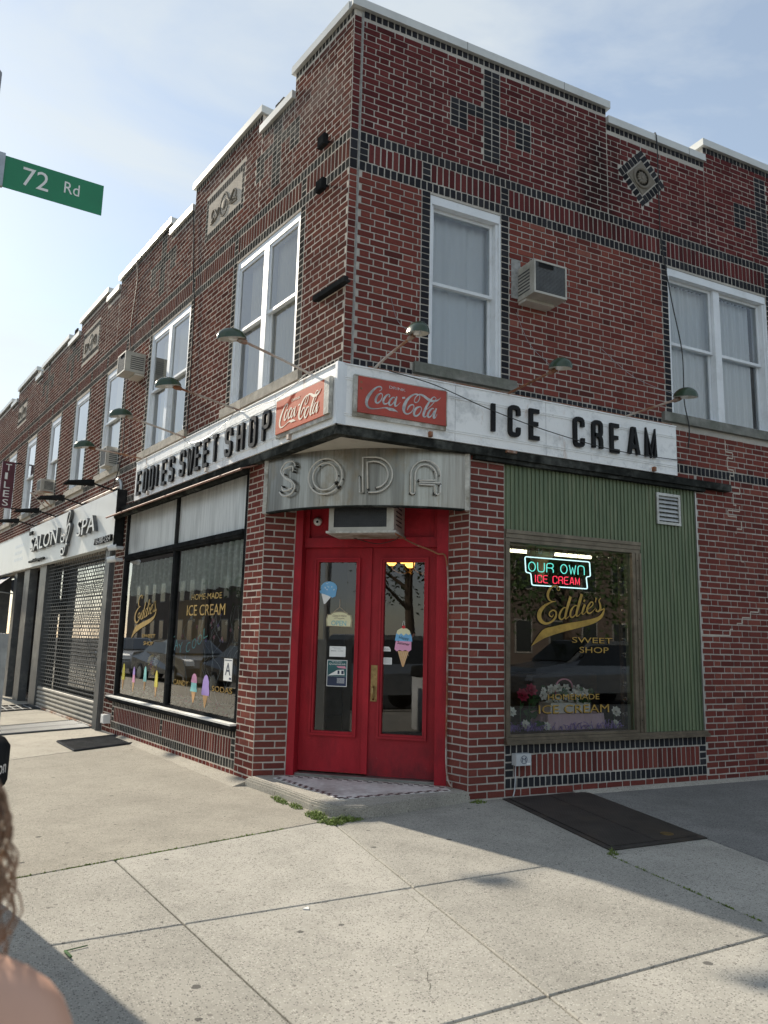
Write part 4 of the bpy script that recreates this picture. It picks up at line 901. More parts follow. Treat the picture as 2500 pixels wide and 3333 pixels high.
# ---- curved metal SODA canopy
CN = -.37+1.866
def AP(deg, r, z):
    a = math.radians(deg); return DM + DT*(r*math.sin(a)) + DN*(CN - r*math.cos(a)) + Vector((0,0,z))
C = thing('neon_canopy','curved stainless canopy over the door with unlit neon letters SODA','canopy',AP(0,1.8,2.73))
n = 36; A0 = 33.5
for k in range(18):
    mb = MB(); a0, a1 = -A0 + k*2*A0/18, -A0 + (k+1)*2*A0/18; b = 0; r0 = 1.866 + random.uniform(-.003,.003)
    pr = [[AP(a0+(a1-a0)*i/4+(.03 if i == 0 else 0), rr, zz) for i in range(5)] for rr in (r0, r0-.015) for zz in (2.73, 3.3)]
    for i in range(4):
        tt_ = tt_ if i else random.random()
        for q in ((pr[0][i],pr[0][i+1],pr[1][i+1],pr[1][i]), (pr[2][i],pr[3][i],pr[3][i+1],pr[2][i+1]), (pr[0][i],pr[2][i],pr[2][i+1],pr[0][i+1])): mb.poly(q, 0, tt_)
    mb.obj('metal_panel','canopy_metal',C)
mb = MB()
for sg in (-1,1):
    a = sg*A0; p, q = AP(a,1.868,0), AP(a,1.868,0) + DN*.2
    e = DT*sg*.045
    mb.hexa([p+Vector((0,0,2.725)),p+e+Vector((0,0,2.725)),q+e+Vector((0,0,2.725)),q+Vector((0,0,2.725)),p+Vector((0,0,3.302)),p+e+Vector((0,0,3.302)),q+e+Vector((0,0,3.302)),q+Vector((0,0,3.302))])
mb.obj('end_trim','frame_worn',C)
mb = MB()
for i in range(n):
    a0, a1 = -A0+i*2*A0/n, -A0+(i+1)*2*A0/n; mb.poly([AP(a0,1.872,2.725),AP(a1,1.872,2.725),AP(a1,1.80,2.725),AP(a0,1.80,2.725)]); mb.poly([AP(a0,1.872,2.725),AP(a0,1.872,2.738),AP(a1,1.872,2.738),AP(a1,1.872,2.725)])
mb.obj('bottom_rim','black_rough',C)
def arc(cx,cy,rx,ry,a0,a1,k=18): return [(cx+rx*math.cos(math.radians(a0+(a1-a0)*i/k)), cy+ry*math.sin(math.radians(a0+(a1-a0)*i/k))) for i in range(k+1)]
def neon_letter(nm, paths, a0, a1, z0, z1):
    mb, mc = MB(), MB()
    Q = lambda p, r: AP(a0+(a1-a0)*p[0], r, z0+(z1-z0)*p[1])
    for p in paths:
        mb.tube([Q(x,1.905) for x in p], .0085, 7)
        for i in range(2, len(p)-1, max(3, len(p)//3)): mc.tube([Q(p[i],1.866), Q(p[i],1.905)], .007, 6)
        for e in (p[0], p[-1]): mc.tube([Q(e,1.866), Q(e,1.909)], .011, 6)
    o = mb.obj('neon_letter','neon_glass',C,smooth=True); o['label'] = 'unlit neon letter '+nm; mc.obj('clip','neon_clip',o)
SP = lambda s, dx=0: catmull([(.92-dx,.82-dx),(.75,.97-dx),(.35+dx*.5,.95-dx),(.10+dx,.75),(.3+dx*.3,.56-dx*.2),(.7,.44-dx*.3),(.92-dx,.25),(.7-dx*.3,.05+dx),(.3,.03+dx),(.05+dx,.16+dx)],4)
neon_letter('S',[SP(0),SP(0,.14)],-26.4,-19.0,2.86,3.225)
neon_letter('O',[arc(.5,.5,.5,.5,-35,318,28),arc(.5,.5,.36,.38,-25,326,26)],-14.6,-3.5,2.85,3.205)
neon_letter('D',[[(.02,.45),(.04,.0),(.14,.0),(.12,.4),(.1,1.0),(.4,1.0)]+arc(.45,.5,.55,.5,85,-80,16)+[(.3,.0)],[(.28,.1),(.24,.86),(.42,.88)]+arc(.45,.5,.42,.38,80,-80,14)],1.6,11.4,2.855,3.2)
neon_letter('A',[[(.02,.02),(.02,.5)]+arc(.5,.55,.48,.45,175,5,16)+[(.98,.35),(.3,.34),(.3,.28),(.8,.28),(.8,.02)],[(.16,.02),(.16,.5)]+arc(.5,.55,.34,.32,175,5,14)+[(.84,.42),(.28,.4)],[(.02,.02),(.09,-.02),(.16,.02)],[(.98,.3),(.98,.05),(.89,.0),(.8,.05)]],16.5,25.6,2.85,3.18)
# ---- gooseneck sign lamps
def gooseneck(fr, u, zneck, label, k):
    S = thing('sign_lamp', label, 'lamp', fr.P(u,.06,3.95), 'gooseneck lamps over the sign')
    mb = MB(); mb.tube([fr.P(u,.05,3.955),fr.P(u+random.uniform(-.01,.01),.4,(3.96+zneck)/2),fr.P(u,.8,zneck)], .0125, 8); mb.obj('arm','rusty_metal' if k in (1,) else 'pipe_white',S)
    mb = MB(); mb.tube([fr.P(u-.05,.06,3.96),fr.P(u+.05,.06,3.96)], .02, 8); mb.obj('clamp','rusty_metal',S)
    ou, inn, so_ = MB(), MB(), MB(); segs, rings = 18, 7
    for mbx, sc_, off in ((ou,1.0,0), (inn,.955,-.003)):
        b = len(mbx.v)
        for j in range(rings+1):
            ph = j/rings*math.pi/2
            for i in range(segs):
                th = 2*math.pi*i/segs; x = math.cos(th)*math.cos(ph); y = math.sin(th)*math.cos(ph); h = math.sin(ph)
                # elongated hood: long axis away from the wall, opening tilted back to the sign
                uu = x*.085*sc_; oo = y*.145*sc_ ; zz = h*.10*sc_ + off
                tl = math.radians(14)
                oo, zz = oo*math.cos(tl) + zz*math.sin(tl), -oo*math.sin(tl)*.9 + zz*math.cos(tl)
                mbx.v.append(tuple(fr.P(u+uu, .925+oo, zneck-.005+zz)))
        for j in range(rings):
            for i in range(segs):
                i2 = (i+1) % segs; mbx.face((b+j*segs+i, b+j*segs+i2, b+(j+1)*segs+i2, b+(j+1)*segs+i))
    ou.obj('shade','enamel_green',S,smooth=True); inn.obj('shade_lining','enamel_white',S,smooth=True)
    mb = MB(); mb.lathe(fr.P(u,.80,zneck), [(.022,-.02),(.024,.04),(.016,.07)], 12, 0, fr.o); mb.obj('socket','rusty_metal',S)
    mb = MB(); mb.lathe(fr.P(u,.87,zneck+.01), [(.012,0),(.028,.04),(.03,.06),(.018,.085)], 12, 0, fr.o); mb.obj('bulb','plastic_white',S,smooth=True)
    return S
for k, (u, zn, tx) in enumerate(((.29,4.0,'green gooseneck lamp above the red sign with silver script'), (1.775,3.965,'green gooseneck lamp on rusty arm above the letters ICE'), (3.34,3.945,'green gooseneck lamp above the letters CREAM'))): gooseneck(RF,u,zn,tx,k)
for k, (u, zn, tx) in enumerate(((.41,4.11,'green gooseneck lamp above the sun faded orange red sign'), (1.955,4.065,'green gooseneck lamp above the letters SHOP'), (3.525,4.09,'green gooseneck lamp above the letters SWEET'), (5.08,3.995,'green gooseneck lamp above the letters EDDIES'))): gooseneck(LF,u,zn,tx,k)
# ---- air conditioners
def ac(name, fr, u0, u1, z0, z1, o0, o1, label, front='ac_grille', tray=True, badge=True):
    S = thing(name, label, 'air conditioner', fr.P((u0+u1)/2,(o0+o1)/2,z0)); t = .02
    mb = MB(); mb.box(fr,u0,u1,o0,o1-.012,z0,z1,0,.5)
    mb.box(fr,u0,u0+t,o1-.011,o1,z0,z1); mb.box(fr,u1-t,u1,o1-.011,o1,z0,z1); mb.box(fr,u0+t,u1-t,o1-.011,o1,z0,z0+t*1.2); mb.box(fr,u0+t,u1-t,o1-.011,o1,z1-t,z1); mb.obj('case','ac_beige',S)
    mb = MB(); mb.box(fr,u0+t,u1-t,o1-.0115,o1-.009,z0+t*1.2,z1-t); mb.obj('coil','ac_dark',S)
    mb = MB(); k = max(8,int((z1-z0)/.016))
    for i in range(1,k): z = z0+t*1.2+(z1-z0-2.2*t)*i/k; mb.box(fr,u0+t,u1-t,o1-.0085,o1-.003,z,z+.004)
    k = max(8,int((u1-u0)/.02))
    for i in range(1,k): u = u0+t+(u1-u0-2*t)*i/k; mb.box(fr,u,u+.003,o1-.0084,o1-.0045,z0+t*1.2,z1-t)
    mb.obj('grille',front,S)
    for s, e in ((u0,u0-.004),(u1,u1+.004)):
        a, b = sorted((s,e)); mb = MB()
        for i in range(7): z = z0+(z1-z0)*(.15+.1*i); mb.box(fr,a,b,o0+(o1-o0)*.3,o1-(o1-o0)*.2,z,z+.012)
        mb.obj('side_louvre','ac_dark',S)
    if tray: mb = MB(); mb.box(fr,u0+.01,u1-.05,o0,o0+(o1-o0)*.6,z0-.03,z0-.002); mb.obj('support_rail','beige_paint',S)
    if badge: mb = MB(); mb.box(fr,u0+.06,u0+.06+(u1-u0)*.45,o1-.002,o1+.002,z1-.075,z1-.03); mb.obj('badge','black_paint',S)
    return S
ac('air_conditioner',RF,1.97,2.39,5.02,5.385,-.1,.29,'beige box air conditioner through the brick wall beside the narrow window')
mb = MB(); mb.box(RF,1.885,2.0,.0,.012,5.05,5.49); mb.obj('cement_patch','caulk',B)
ac('air_conditioner',LF,5.62,6.0,5.40,5.72,-.1,.31,'weathered air conditioner high on the left brick facade between windows')
ac('air_conditioner',LF,6.74,7.06,4.14,4.46,-.1,.16,'white air conditioner hanging in a window above the salon sign',badge=False)
s2 = ac('air_conditioner',LF,10.85,11.2,4.30,4.55,-.1,.25,'small white air conditioner on angled brackets below a window',badge=False)
mb = MB()
for u in (10.85,11.2): mb.tube([LF.P(u,.34,4.28),LF.P(u,.0,3.98)], .016, 6); mb.tube([LF.P(u,.0,4.28),LF.P(u,.36,4.28)], .016, 6)
mb.obj('bracket','pipe_white',s2)
S = ac('air_conditioner',DF,-.30,.36,2.515,2.95,-.28,.2,'grimy air conditioner above the red doors under the curved canopy','ac_dark',False,False)
mb = MB(); mb.box(DF,-.325,.385,-.24,.215,2.492,2.513); mb.obj('tray','frame_worn',S)
mb = MB(); mb.box(DF,.289,.36,.2005,.204,2.54,2.9); mb.box(DF,-.30,-.25,.2005,.204,2.54,2.9); mb.box(DF,-.30,.36,.2045,.206,2.513,2.55); mb.obj('front_frame','ac_beige',S)
# dome camera, cctv, boxes
S = thing('dome_camera','small white dome security camera on the red transom','camera',DF.P(-.58,-.25,2.69)); mb = MB(); mb.lathe(DF.P(-.58,-.29,2.685),[(.045,0),(.045,.03),(.032,.055),(.012,.065)],16,0,DF.o); mb.obj('housing','plastic_white',S,smooth=True); mb = MB(); mb.lathe(DF.P(-.57,-.225,2.675),[(.014,0),(.008,.004)],10,0,DF.o); mb.obj('lens','black_letter',S)
for zz, tx in ((2.74,'upper white bullet camera on the brick strip beside the salon'), (2.56,'lower white bullet camera on the brick strip beside the salon')):
    S = thing('security_camera',tx,'camera',LF.P(5.98,.0,zz)); mb = MB(); mb.tube([LF.P(6.0,.09,zz+.015),LF.P(6.06,.2,zz-.01)],[.05,.042],12); mb.obj('body','plastic_white',S); mb = MB(); mb.tube([LF.P(5.98,-.005,zz),LF.P(5.99,.1,zz)],.03,8); mb.obj('mount','plastic_grey',S); mb = MB(); mb.lathe(LF.P(6.06,.2,zz-.01),[(.02,0),(.015,.006)],8,0,(LF.o+LF.u*.5)); mb.obj('lens','black_letter',S)
for zz, tx in ((6.43,'upper small black floodlight on the brick belt near the corner'), (5.94,'lower small black floodlight on the bricks under the belt near the corner')):
    S = thing('floodlight',tx,'light',LF.P(.41,.0,zz)); mb = MB(); P = [LF.P(u,o,z) for z,dz in ((zz-.06,0),(zz+.06,.02)) for u,o in ((.33,.05),(.46,.05),(.46,.10),(.33,.10))]; mb.hexa(P,0,.5); mb.obj('housing','black_paint',S); mb = MB(); mb.tube([LF.P(.4,-.005,zz+.03),LF.P(.4,.055,zz+.02)],.014,8); mb.obj('mount','black_paint',S); mb = MB(); mb.box(LF,.345,.445,.1005,.103,zz-.045,zz+.045); mb.obj('lens','black_paint',S)
mb = MB(); mb.box(LF,-.1,.47,.03,.075,4.735,4.79); mb.box(LF,-.1,.47,.005,.029,4.745,4.76); S = mb.obj('black_bracket','black_paint'); tag(S,'long black metal bracket wrapped over the building corner','bracket')
S = thing('meter_box','small white utility box with blue M emblem on the brick base','box',RF.P(1.96,.03,.32)); mb = MB(); mb.box(RF,1.878,2.05,.0,.075,.322,.43); mb.obj('case','plastic_grey',S); mb = MB(); text(mb,RF,'M',1.945,.355,.045,.042,.0755,.001,1); n0 = len(mb.v); 
ringp = [(1.967+.036*math.cos(a*math.pi/12),.377+.036*math.sin(a*math.pi/12)) for a in range(25)]; ribbon(mb,RF,ringp,.0755,.0765,1,.005); mb.box(RF,2.0,2.04,.0755,.0765,.33,.345,0); mb.obj('emblem',['print_white','navy'],S)
mb = MB(); mb.tube([RF.P(1.90,.03,.321),RF.P(1.905,.02,.2),RF.P(1.90,.015,.09),RF.P(1.88,.02,.04)],.006,6); mb.obj('cable','plastic_grey',S)
S = thing('junction_box','white electrical box at the foot of the brick strip','box',LF.P(6.0,.0,.17)); mb = MB(); mb.box(LF,5.93,6.07,.0,.1,.165,.29); mb.obj('case','plastic_white',S); mb = MB(); mb.box(LF,5.945,6.055,.1005,.104,.178,.277); mb.obj('cover','plastic_white',S)
# wires and pipes
def wire(pts, r, mat, label, nm='cable', g=None):
    mb = MB(); mb.tube(catmull(pts,6), r, 5); return tag(mb.obj(nm,mat), label, 'cable', g)
wire([RF.P(4.0,.0,7.66),RF.P(4.0,.05,7.55),RF.P(4.03,.02,6.6),RF.P(4.05,.02,6.2),RF.P(4.18,.02,5.5),RF.P(4.3,.03,4.9),RF.P(4.28,.05,4.3),RF.P(4.33,.06,4.0),RF.P(4.35,.02,3.75)],.007,'rubber_black','black cable hanging from the parapet across the wide window')
wire([RF.P(.42,.13,3.94),RF.P(.9,.15,3.88),RF.P(1.5,.15,3.74),RF.P(2.2,.15,3.62),RF.P(3.1,.15,3.53),RF.P(4.0,.12,3.545),RF.P(4.3,.02,3.6)],.005,'rubber_black','thin black wire sagging across the letters of ICE CREAM')
for k, (u,z0,uh,zn,tx) in enumerate(((.48,4.75,.29,4.05,'guy wire from brick to the lamp above the silver script sign'),(1.95,4.9,1.775,4.02,'guy wire from brick to the lamp above the letters ICE'),(3.1,4.72,3.34,4.0,'guy wire from brick to the lamp above the letters CREAM'))):
    wire([RF.P(u,.0,z0),RF.P((u+uh)/2,.35,(z0+zn)/2-.05),RF.P(uh,.8,zn)],.0025,'galvanised',tx,'guy_wire')
wire([LF.P(4.0,.02,7.4),LF.P(3.9,.02,6.9),LF.P(3.8,.02,6.2),LF.P(3.72,.02,5.9),LF.P(3.68,.02,5.0),LF.P(3.66,.02,4.1)],.008,'rubber_black','black cable running down the left facade between the double windows')
wire([LF.P(6.2,-.1,7.68),LF.P(6.25,.06,7.6),LF.P(6.3,.02,7.2),LF.P(6.45,.02,6.4),LF.P(6.35,.02,5.9),LF.P(6.4,.03,5.2),LF.P(6.3,.03,4.3),LF.P(6.6,.05,3.75)],.008,'rubber_black','black cable down the left facade beside the weathered air conditioner')
wire([LF.P(2.0,.13,3.97),LF.P(1.7,.15,3.88),LF.P(1.3,.16,3.86),LF.P(.9,.16,3.84),LF.P(.45,.13,3.96)],.004,'galvanised','thin wire strung across the letters SHOP')
wire([LF.P(3.55,.13,3.97),LF.P(3.2,.16,3.82),LF.P(2.7,.16,3.78),LF.P(2.2,.14,3.86),LF.P(2.0,.13,3.95)],.004,'galvanised','thin wire strung across the letters SWEET')
wire([LF.P(6.32,.05,3.82),LF.P(6.22,.09,3.83),LF.P(6.14,.06,3.75),LF.P(6.12,.05,3.4),LF.P(6.12,.05,2.8)],.028,'galvanised','grey bent conduit pipe beside the white salon sign','conduit_pipe')
wire([DF.P(.38,.2,2.48),DF.P(.5,-.1,2.42),DF.P(.72,-.14,2.33),DF.P(.835,-.13,2.2),DF.P(.846,-.13,1.2),DF.P(.846,-.13,.3),DF.P(.92,-.02,.13)],.009,'rusty_metal','thin painted conduit running down beside the red door','conduit_pipe')
wire([DF.P(-.1,.0,2.47),DF.P(.1,-.15,2.43),DF.P(.3,-.1,2.46),DF.P(.4,.1,2.48)],.004,'rubber_black','black lead hanging under the grimy air conditioner')
# ------------------------------------------------------------------ salon shopfront further along
mb = MB(); mb.box(LF,6.33,6.63,-.1,.06,.02,2.80); mb.box(LF,6.36,6.42,.06,.075,.02,2.78); mb.obj('pilaster','dark_grey_metal',B)
for a,b,o in ((10.52,11.05,.05),(11.95,12.45,.06),(13.3,13.6,.04),(15.4,15.7,.04)):
    mb = MB(); mb.box(LF,a,b,-.1,o,.02,2.80); mb.obj('pilaster','dark_grey_metal',B)
for a,b in ((11.06,11.94),(12.46,13.29)):
    mb = MB(); mb.box(LF,a,b,-.45,-.4,.02,2.80); mb.obj('black_panel','black_paint',B)
mb = MB(); mb.poly([LF.P(13.61,-.1,.4),LF.P(13.61,-.1,2.8),LF.P(15.39,-.1,2.8),LF.P(15.39,-.1,.4)]); mb.poly([LF.P(15.71,-.1,.4),LF.P(15.71,-.1,2.8),LF.P(22,-.1,2.8),LF.P(22,-.1,.4)]); mb.obj('shop_pane','glass_shop',B)
mb = MB(); mb.box(LF,13.61,22,-.2,-.03,.02,.4); mb.obj('stall_riser','dark_grey_metal',B)
mb = MB(); mb.poly([LF.P(6.63,-.6,.02),LF.P(22,-.6,.02),LF.P(22,-.6,2.85),LF.P(6.63,-.6,2.85)]); mb.obj('shop_interior','interior_dark',B)
mb = MB(); mb.poly([LF.P(6.63,-.25,.25),LF.P(6.63,-.25,2.8),LF.P(10.52,-.25,2.8),LF.P(10.52,-.25,.25)]); mb.obj('shop_pane','glass_shop',B)
G = thing('roller_shutter','lowered open brick pattern roller grille over the salon front','shutter',LF.P(8.5,0,.05))
mb = MB()
rows = 36; z0, z1 = .42, 2.78; dz = (z1-z0)/rows
for i in range(rows+1): z = z0+i*dz; mb.box(LF,6.64,10.51,-.01,.001,z,z+.013)
for i in range(rows):
    n = 26; p = (10.51-6.64)/n; off = p/2*(i%2)
    for j in range(n):
        u = 6.64+off+j*p
        if u < 10.49: mb.box(LF,u,u+.014,-.008,-.002,z0+i*dz+.0132,z0+(i+1)*dz-.0002)
mb.obj('grille_links','shutter_metal',G,kind='stuff')
for i in range(5):
    z = .055+i*.073; mb = MB(); P = [(LF.P(6.64,o,z+h),LF.P(10.51,o,z+h)) for o,h in ((-.01,.0),(.012,.012),(.02,.036),(.012,.06),(-.01,.071))]
    for a,b in zip(P[:-1],P[1:]): mb.poly([a[0],a[1],b[1],b[0]])
    mb.obj('slat','shutter_slat',G)
mb = MB(); mb.box(LF,6.64,10.51,-.012,.03,.022,.053); mb.obj('bottom_bar','pipe_white',G)
S = thing('salon_sign','white salon fascia sign with raised letters SALON SPA and script monogram','sign',LF.P(9,.1,2.77))
mb = MB(); mb.box(LF,6.02,11.93,.01,.14,2.775,3.63); mb.obj('board','salon_white',S)
mb = MB(); mb.box(LF,5.985,6.018,.005,.145,2.77,3.64); mb.obj('end_cap','black_paint',S)
def raised(body, ul, zb, wd, ht, shear=.12):
    mb = MB(); text(mb,LF,body,ul,zb,wd,ht,.15,.06,0,shear); mb.obj('letters','dark_grey_metal',S); mb = MB(); text(mb,LF,body,ul,zb,wd,ht,.2105,.003,0,shear); mb.obj('letter_faces','salon_white',S)
raised('SALON',11.45,3.08,2.2,.29); raised('SPA',7.93,3.07,1.08,.28)
mb = MB(); text(mb,LF,'718-880-1554',6.9,2.845,.86,.10,.15,.04,0,.1); mb.obj('phone_number','black_letter',S); mb = MB(); text(mb,LF,'718-880-1554',6.9,2.845,.86,.10,.1905,.002,0,.1); mb.obj('phone_number_faces','print_grey',S)
mb = MB(); text(mb,LF,'www.llsalonspa.com',11.6,2.84,1.3,.085,.15,.04,0,.1); text(mb,LF,'THE',11.8,3.46,.3,.07,.15,.04,0,.1); mb.obj('web_address','black_letter',S)
LL = [(.30,.02),(.12,.0),(.02,.10),(.08,.22),(.22,.18),(.30,.05),(.42,.35),(.62,.85),(.60,1.0),(.48,.98),(.40,.75),(.42,.45),(.50,.3)]
for dx, dzz in ((.0,.27),(.05,-.02)):
    mb = MB(); pts = [(x*.85+dx, (y*.62+dzz)*.83) for x,y in LL]; ribbon(mb,LF,catmull(pts,5),.15,.20,0,.055,1.0,9.0,2.85); mb.obj('monogram','dark_grey_metal',S)
    mb = MB(); ribbon(mb,LF,catmull(pts,5),.2005,.205,0,.028,1.0,9.0,2.85); mb.obj('monogram_inlay','salon_white',S)
for k, u in enumerate((6.34,8.1,9.95,11.75)):
    Q = thing('spotlight',['black arm spotlight at the pipe end of the salon sign','black arm spotlight above the salon monogram','black arm spotlight above the letters of SALON','black arm spotlight at the far end of the salon sign'][k],'light',LF.P(u,.1,3.65),'spotlights on the salon sign')
    mb = MB(); mb.tube([LF.P(u,.05,3.66),LF.P(u,.42,3.74)],.014,6); mb.obj('arm','black_paint',Q); mb = MB(); mb.box(LF,u-.05,u+.05,.42,.5,3.70,3.79); mb.obj('knuckle','black_paint',Q); mb = MB(); mb.hexa([LF.P(u-.11,.5,3.71),LF.P(u+.11,.5,3.71),LF.P(u+.13,.85,3.68),LF.P(u-.13,.85,3.68),LF.P(u-.09,.5,3.78),LF.P(u+.09,.5,3.78),LF.P(u+.11,.82,3.72),LF.P(u-.11,.82,3.72)]); mb.obj('head','black_paint',Q)
    mb = MB(); mb.box(LF,u-.05,u+.05,.01,.09,3.62,3.69); mb.obj('mount','black_paint',Q)
mb = MB(); mb.tube([LF.P(6.2,.05,3.72),LF.P(12.2,.05,3.72)],.022,8); tag(mb.obj('conduit_pipe','pipe_white'),'long pale conduit pipe along the top of the salon sign','pipe')
S = thing('shop_sign','faded white fascia sign with pale blue print next to the salon sign','sign',LF.P(14,.1,2.8)); mb = MB(); mb.box(LF,11.96,17.5,.01,.13,2.79,3.58); mb.obj('board','salon_white',S); mb = MB()
for u,z,wd in ((12.5,3.3,.9),(12.6,3.15,.8),(12.5,3.0,.9)): [mb.box(LF,u+i*wd/7,u+(i+.7)*wd/7,.1302,.1312,z,z+.07) for i in range(7)]
mb.obj('faded_print','vinyl',S); mb = MB(); mb.box(LF,11.955,17.5,.005,.136,3.581,3.60); mb.box(LF,11.955,17.5,.005,.136,2.77,2.789); mb.obj('edge','frame_worn',S)
# blade sign TILES, perpendicular to the wall
UF = Fr(LF.P(14.33,0,0), LN, -LD, -1)
S = thing('blade_sign','maroon projecting blade sign with white vertical letters TILES','sign',LF.P(14.33,.3,4.35)); mb = MB(); mb.box(UF,.145,.43,-.04,.04,4.36,5.49); mb.obj('panel','maroon',S)
mb = MB()
for k, ch in enumerate('TILES'): text(mb,UF,ch,.355,5.27-k*.215,.06 if ch == 'I' else .13,.16,.041,.002)
mb.obj('letters','print_white',S); mb = MB(); mb.box(UF,.0,.145,-.012,.012,5.47,5.5); mb.box(UF,.0,.145,-.012,.012,4.35,4.38); mb.obj('bracket','black_paint',S)
S = thing('blue_awning','faded blue fabric awning with drooping valance at the far shop','awning',LF.P(14.5,.3,1.9)); mb = MB(); P = [[LF.P(13.7+3*i/12,o+.02*math.sin(i*2),z-.03*abs(math.sin(i*1.3))) for i in range(13)] for o,z in ((.05,2.74),(.5,2.35),(.62,1.9))]
for r in range(2):
    for i in range(12): mb.poly([P[r][i],P[r][i+1],P[r+1][i+1],P[r+1][i]])
MT['navy_cloth'] = simple('navy_cloth',(.02,.045,.10),.8); mb.obj('canopy','navy_cloth',S); mb = MB(); mb.tube([LF.P(13.7,.0,2.3),LF.P(13.7,.5,2.35)],.015,6); mb.obj('arm','galvanised',S)
# ------------------------------------------------------------------ window display, left
mb = MB(); mb.box(LF,1.85,5.85,-.85,-.101,.50,.56); DS = tag(mb.obj('display_shelf','wood_dark'),'low display shelf inside the black framed shop window','shelf')
def ice_sticker(fr, u, zt, zb, w, o, cols, tip, label, g=None):
    S = thing('ice_cream_sticker', label, 'sticker', fr.P(u,o,zb), g); H = zt-zb; zc = zb + H*.42
    mb = MB(); mb.slab(fr,[(u-w*.33,zc),(u+w*.33,zc),(u+w*.06,zb+H*.06),(u-w*.06,zb+H*.06)],o,o+.001); mb.obj('cone','wafer',S)
    k = len(cols); hh = (zt-zc)/k
    for i, c in enumerate(cols):
        z0 = zc-H*.02 + i*hh*.95; wd = w*(.5-.06*i); top = i == k-1
        pts = [(u-wd,z0+hh*.12),(u-wd*.9,z0),(u+wd*.9,z0),(u+wd,z0+hh*.12),(u+wd*.82,z0+hh*.45)]
        pts += [(u+wd*.72,z0+hh*.7),(u+wd*.4,z0+hh*.92),(u,z0+hh*(1.0)),(u-wd*.4,z0+hh*.92),(u-wd*.72,z0+hh*.7)] if top else [(u+wd*.75,z0+hh),(u-wd*.75,z0+hh)]
        pts.append((u-wd*.82,z0+hh*.45)); mb = MB(); mb.slab(fr,pts,o+.0012+.0004*i,o+.002+.0004*i); mb.obj('scoop',c,S)
o = -.038
ice_sticker(LF,5.62,1.048,.645,.13,o,['cone_yellow'],0,'yellow ice cream cone sticker farthest from the mullion, beside the brick strip','cone stickers')
ice_sticker(LF,5.17,1.022,.640,.11,o,['cone_pink','cone_violet'],0,'violet over pink ice cream cone sticker on the shop window','cone stickers')
ice_sticker(LF,4.72,1.041,.69,.12,o,['cone_aqua'],0,'aqua ice cream cone sticker on the shop window','cone stickers')
ice_sticker(LF,4.29,1.008,.635,.12,o,['cone_yellow'],0,'yellow ice cream cone sticker beside the black mullion','cone stickers')
ice_sticker(LF,3.05,1.032,.66,.2,o,['cone_aqua','cone_pink'],0,'pink over aqua ice cream cone sticker next to the word CANDY','cone stickers')
ice_sticker(LF,2.71,1.030,.63,.22,o,['cone_violet'],0,'large violet ice cream cone sticker next to the word SODAS','cone stickers')
S = thing('grade_card','white inspection grade card with a blue letter A','card',LF.P(2.15,-.04,.98)); mb = MB(); mb.box(LF,2.045,2.255,-.039,-.0375,.983,1.222); mb.obj('card','print_white',S); mb = MB(); text(mb,LF,'A',2.215,1.045,.13,.13,-.037,.0008); mb.box(LF,2.06,2.24,-.037,-.0362,1.2,1.208); mb.box(LF,2.06,2.11,-.037,-.0362,1.0,1.02); mb.obj('print','navy',S)
LC = thing('lace_curtain','scalloped white lace curtain across the top of the black framed window','curtain',LF.P(3.8,-.16,2.02))
curtain(LF,1.9,3.83,2.0,2.53,-.095,'lace',LC,.03,.085,'curtain',.025); curtain(LF,3.93,5.82,2.0,2.48,-.095,'lace',LC,.03,.085,'curtain',.025)
mb = MB(); mb.box(LF,4.42,5.8,-.75,-.72,.56,1.97); tag(mb.obj('display_board','wood_gold'),'golden brown board standing behind the script lettering in the window','board')
mb = MB(); mb.box(LF,1.86,4.4,-1.15,-1.1,.1,3.2); mb.obj('display_back','interior_dark',B)
def bloom(mb, p, r, m, nrm=(0,0,1), k=6):
    nv = Vector(nrm).normalized(); a = nv.orthogonal().normalized(); b = nv.cross(a); ph = random.random()*6
    for ring, (rr, lift) in enumerate(((1,.25),(.62,.6))):
        for i in range(k):
            an = ph + ring*.5 + i*2*math.pi/k; d = a*math.cos(an) + b*math.sin(an); e = nv.cross(d)
            mb.poly([p + d*r*.1, p + d*r*.6*rr + e*r*.34*rr + nv*r*lift*.6, p + d*r*rr + nv*r*lift, p + d*r*.6*rr - e*r*.34*rr + nv*r*lift*.6], m)
mats = ['petal_white','petal_pink','petal_red','leaf_green','tinsel_violet','petal_yellow']
mb = MB()
for i in range(900):
    u, oo = random.uniform(1.9,5.8), random.uniform(-.5,-.07); m = random.choices([0,1,2,3],[9,2.4,.7,.8])[0]
    h = .57+random.random()*(.05 + .06*abs(math.sin(u*3))); bloom(mb, LF.P(u,oo,h), random.uniform(.018,.045), m, (random.uniform(-1,1),random.uniform(-1,1),.9), 5)
mb.obj('flower_bed',mats,kind='stuff'); bpy.data.objects['flower_bed']['label'] = 'bed of white and pink paper blossoms along the window floor'; bpy.data.objects['flower_bed']['category'] = 'flowers'
for k, (u,z,m,tx) in enumerate(((5.08,1.10,5,'yellow silk flower behind the violet cone sticker'),(4.85,1.10,0,'white daisy behind the aqua cone sticker'),(5.0,1.04,2,'dark red silk flower in the window display'),(4.93,.97,5,'yellow silk flower low in the window display'))):
    F = thing('silk_flower',tx,'flower',LF.P(u,-.25,.56)); mb = MB(); bloom(mb,LF.P(u,-.25,z),.09,0,LF.o+Vector((0,0,.3)),9); mb.obj('blossom',mats[m],F); mb = MB(); mb.tube([LF.P(u,-.27,z),LF.P(u+.03,-.3,.56)],.005,5); mb.obj('stem','leaf_green',F)
mb = MB()
for i in range(14):
    u = random.uniform(1.95,3.7); p = [LF.P(u+random.uniform(-.1,.1)+.04*math.sin(q*1.7+i),-.1-random.random()*.1,1.8-q*.14) for q in range(9)]; mb.tube(catmull(p,3),.0022,4)
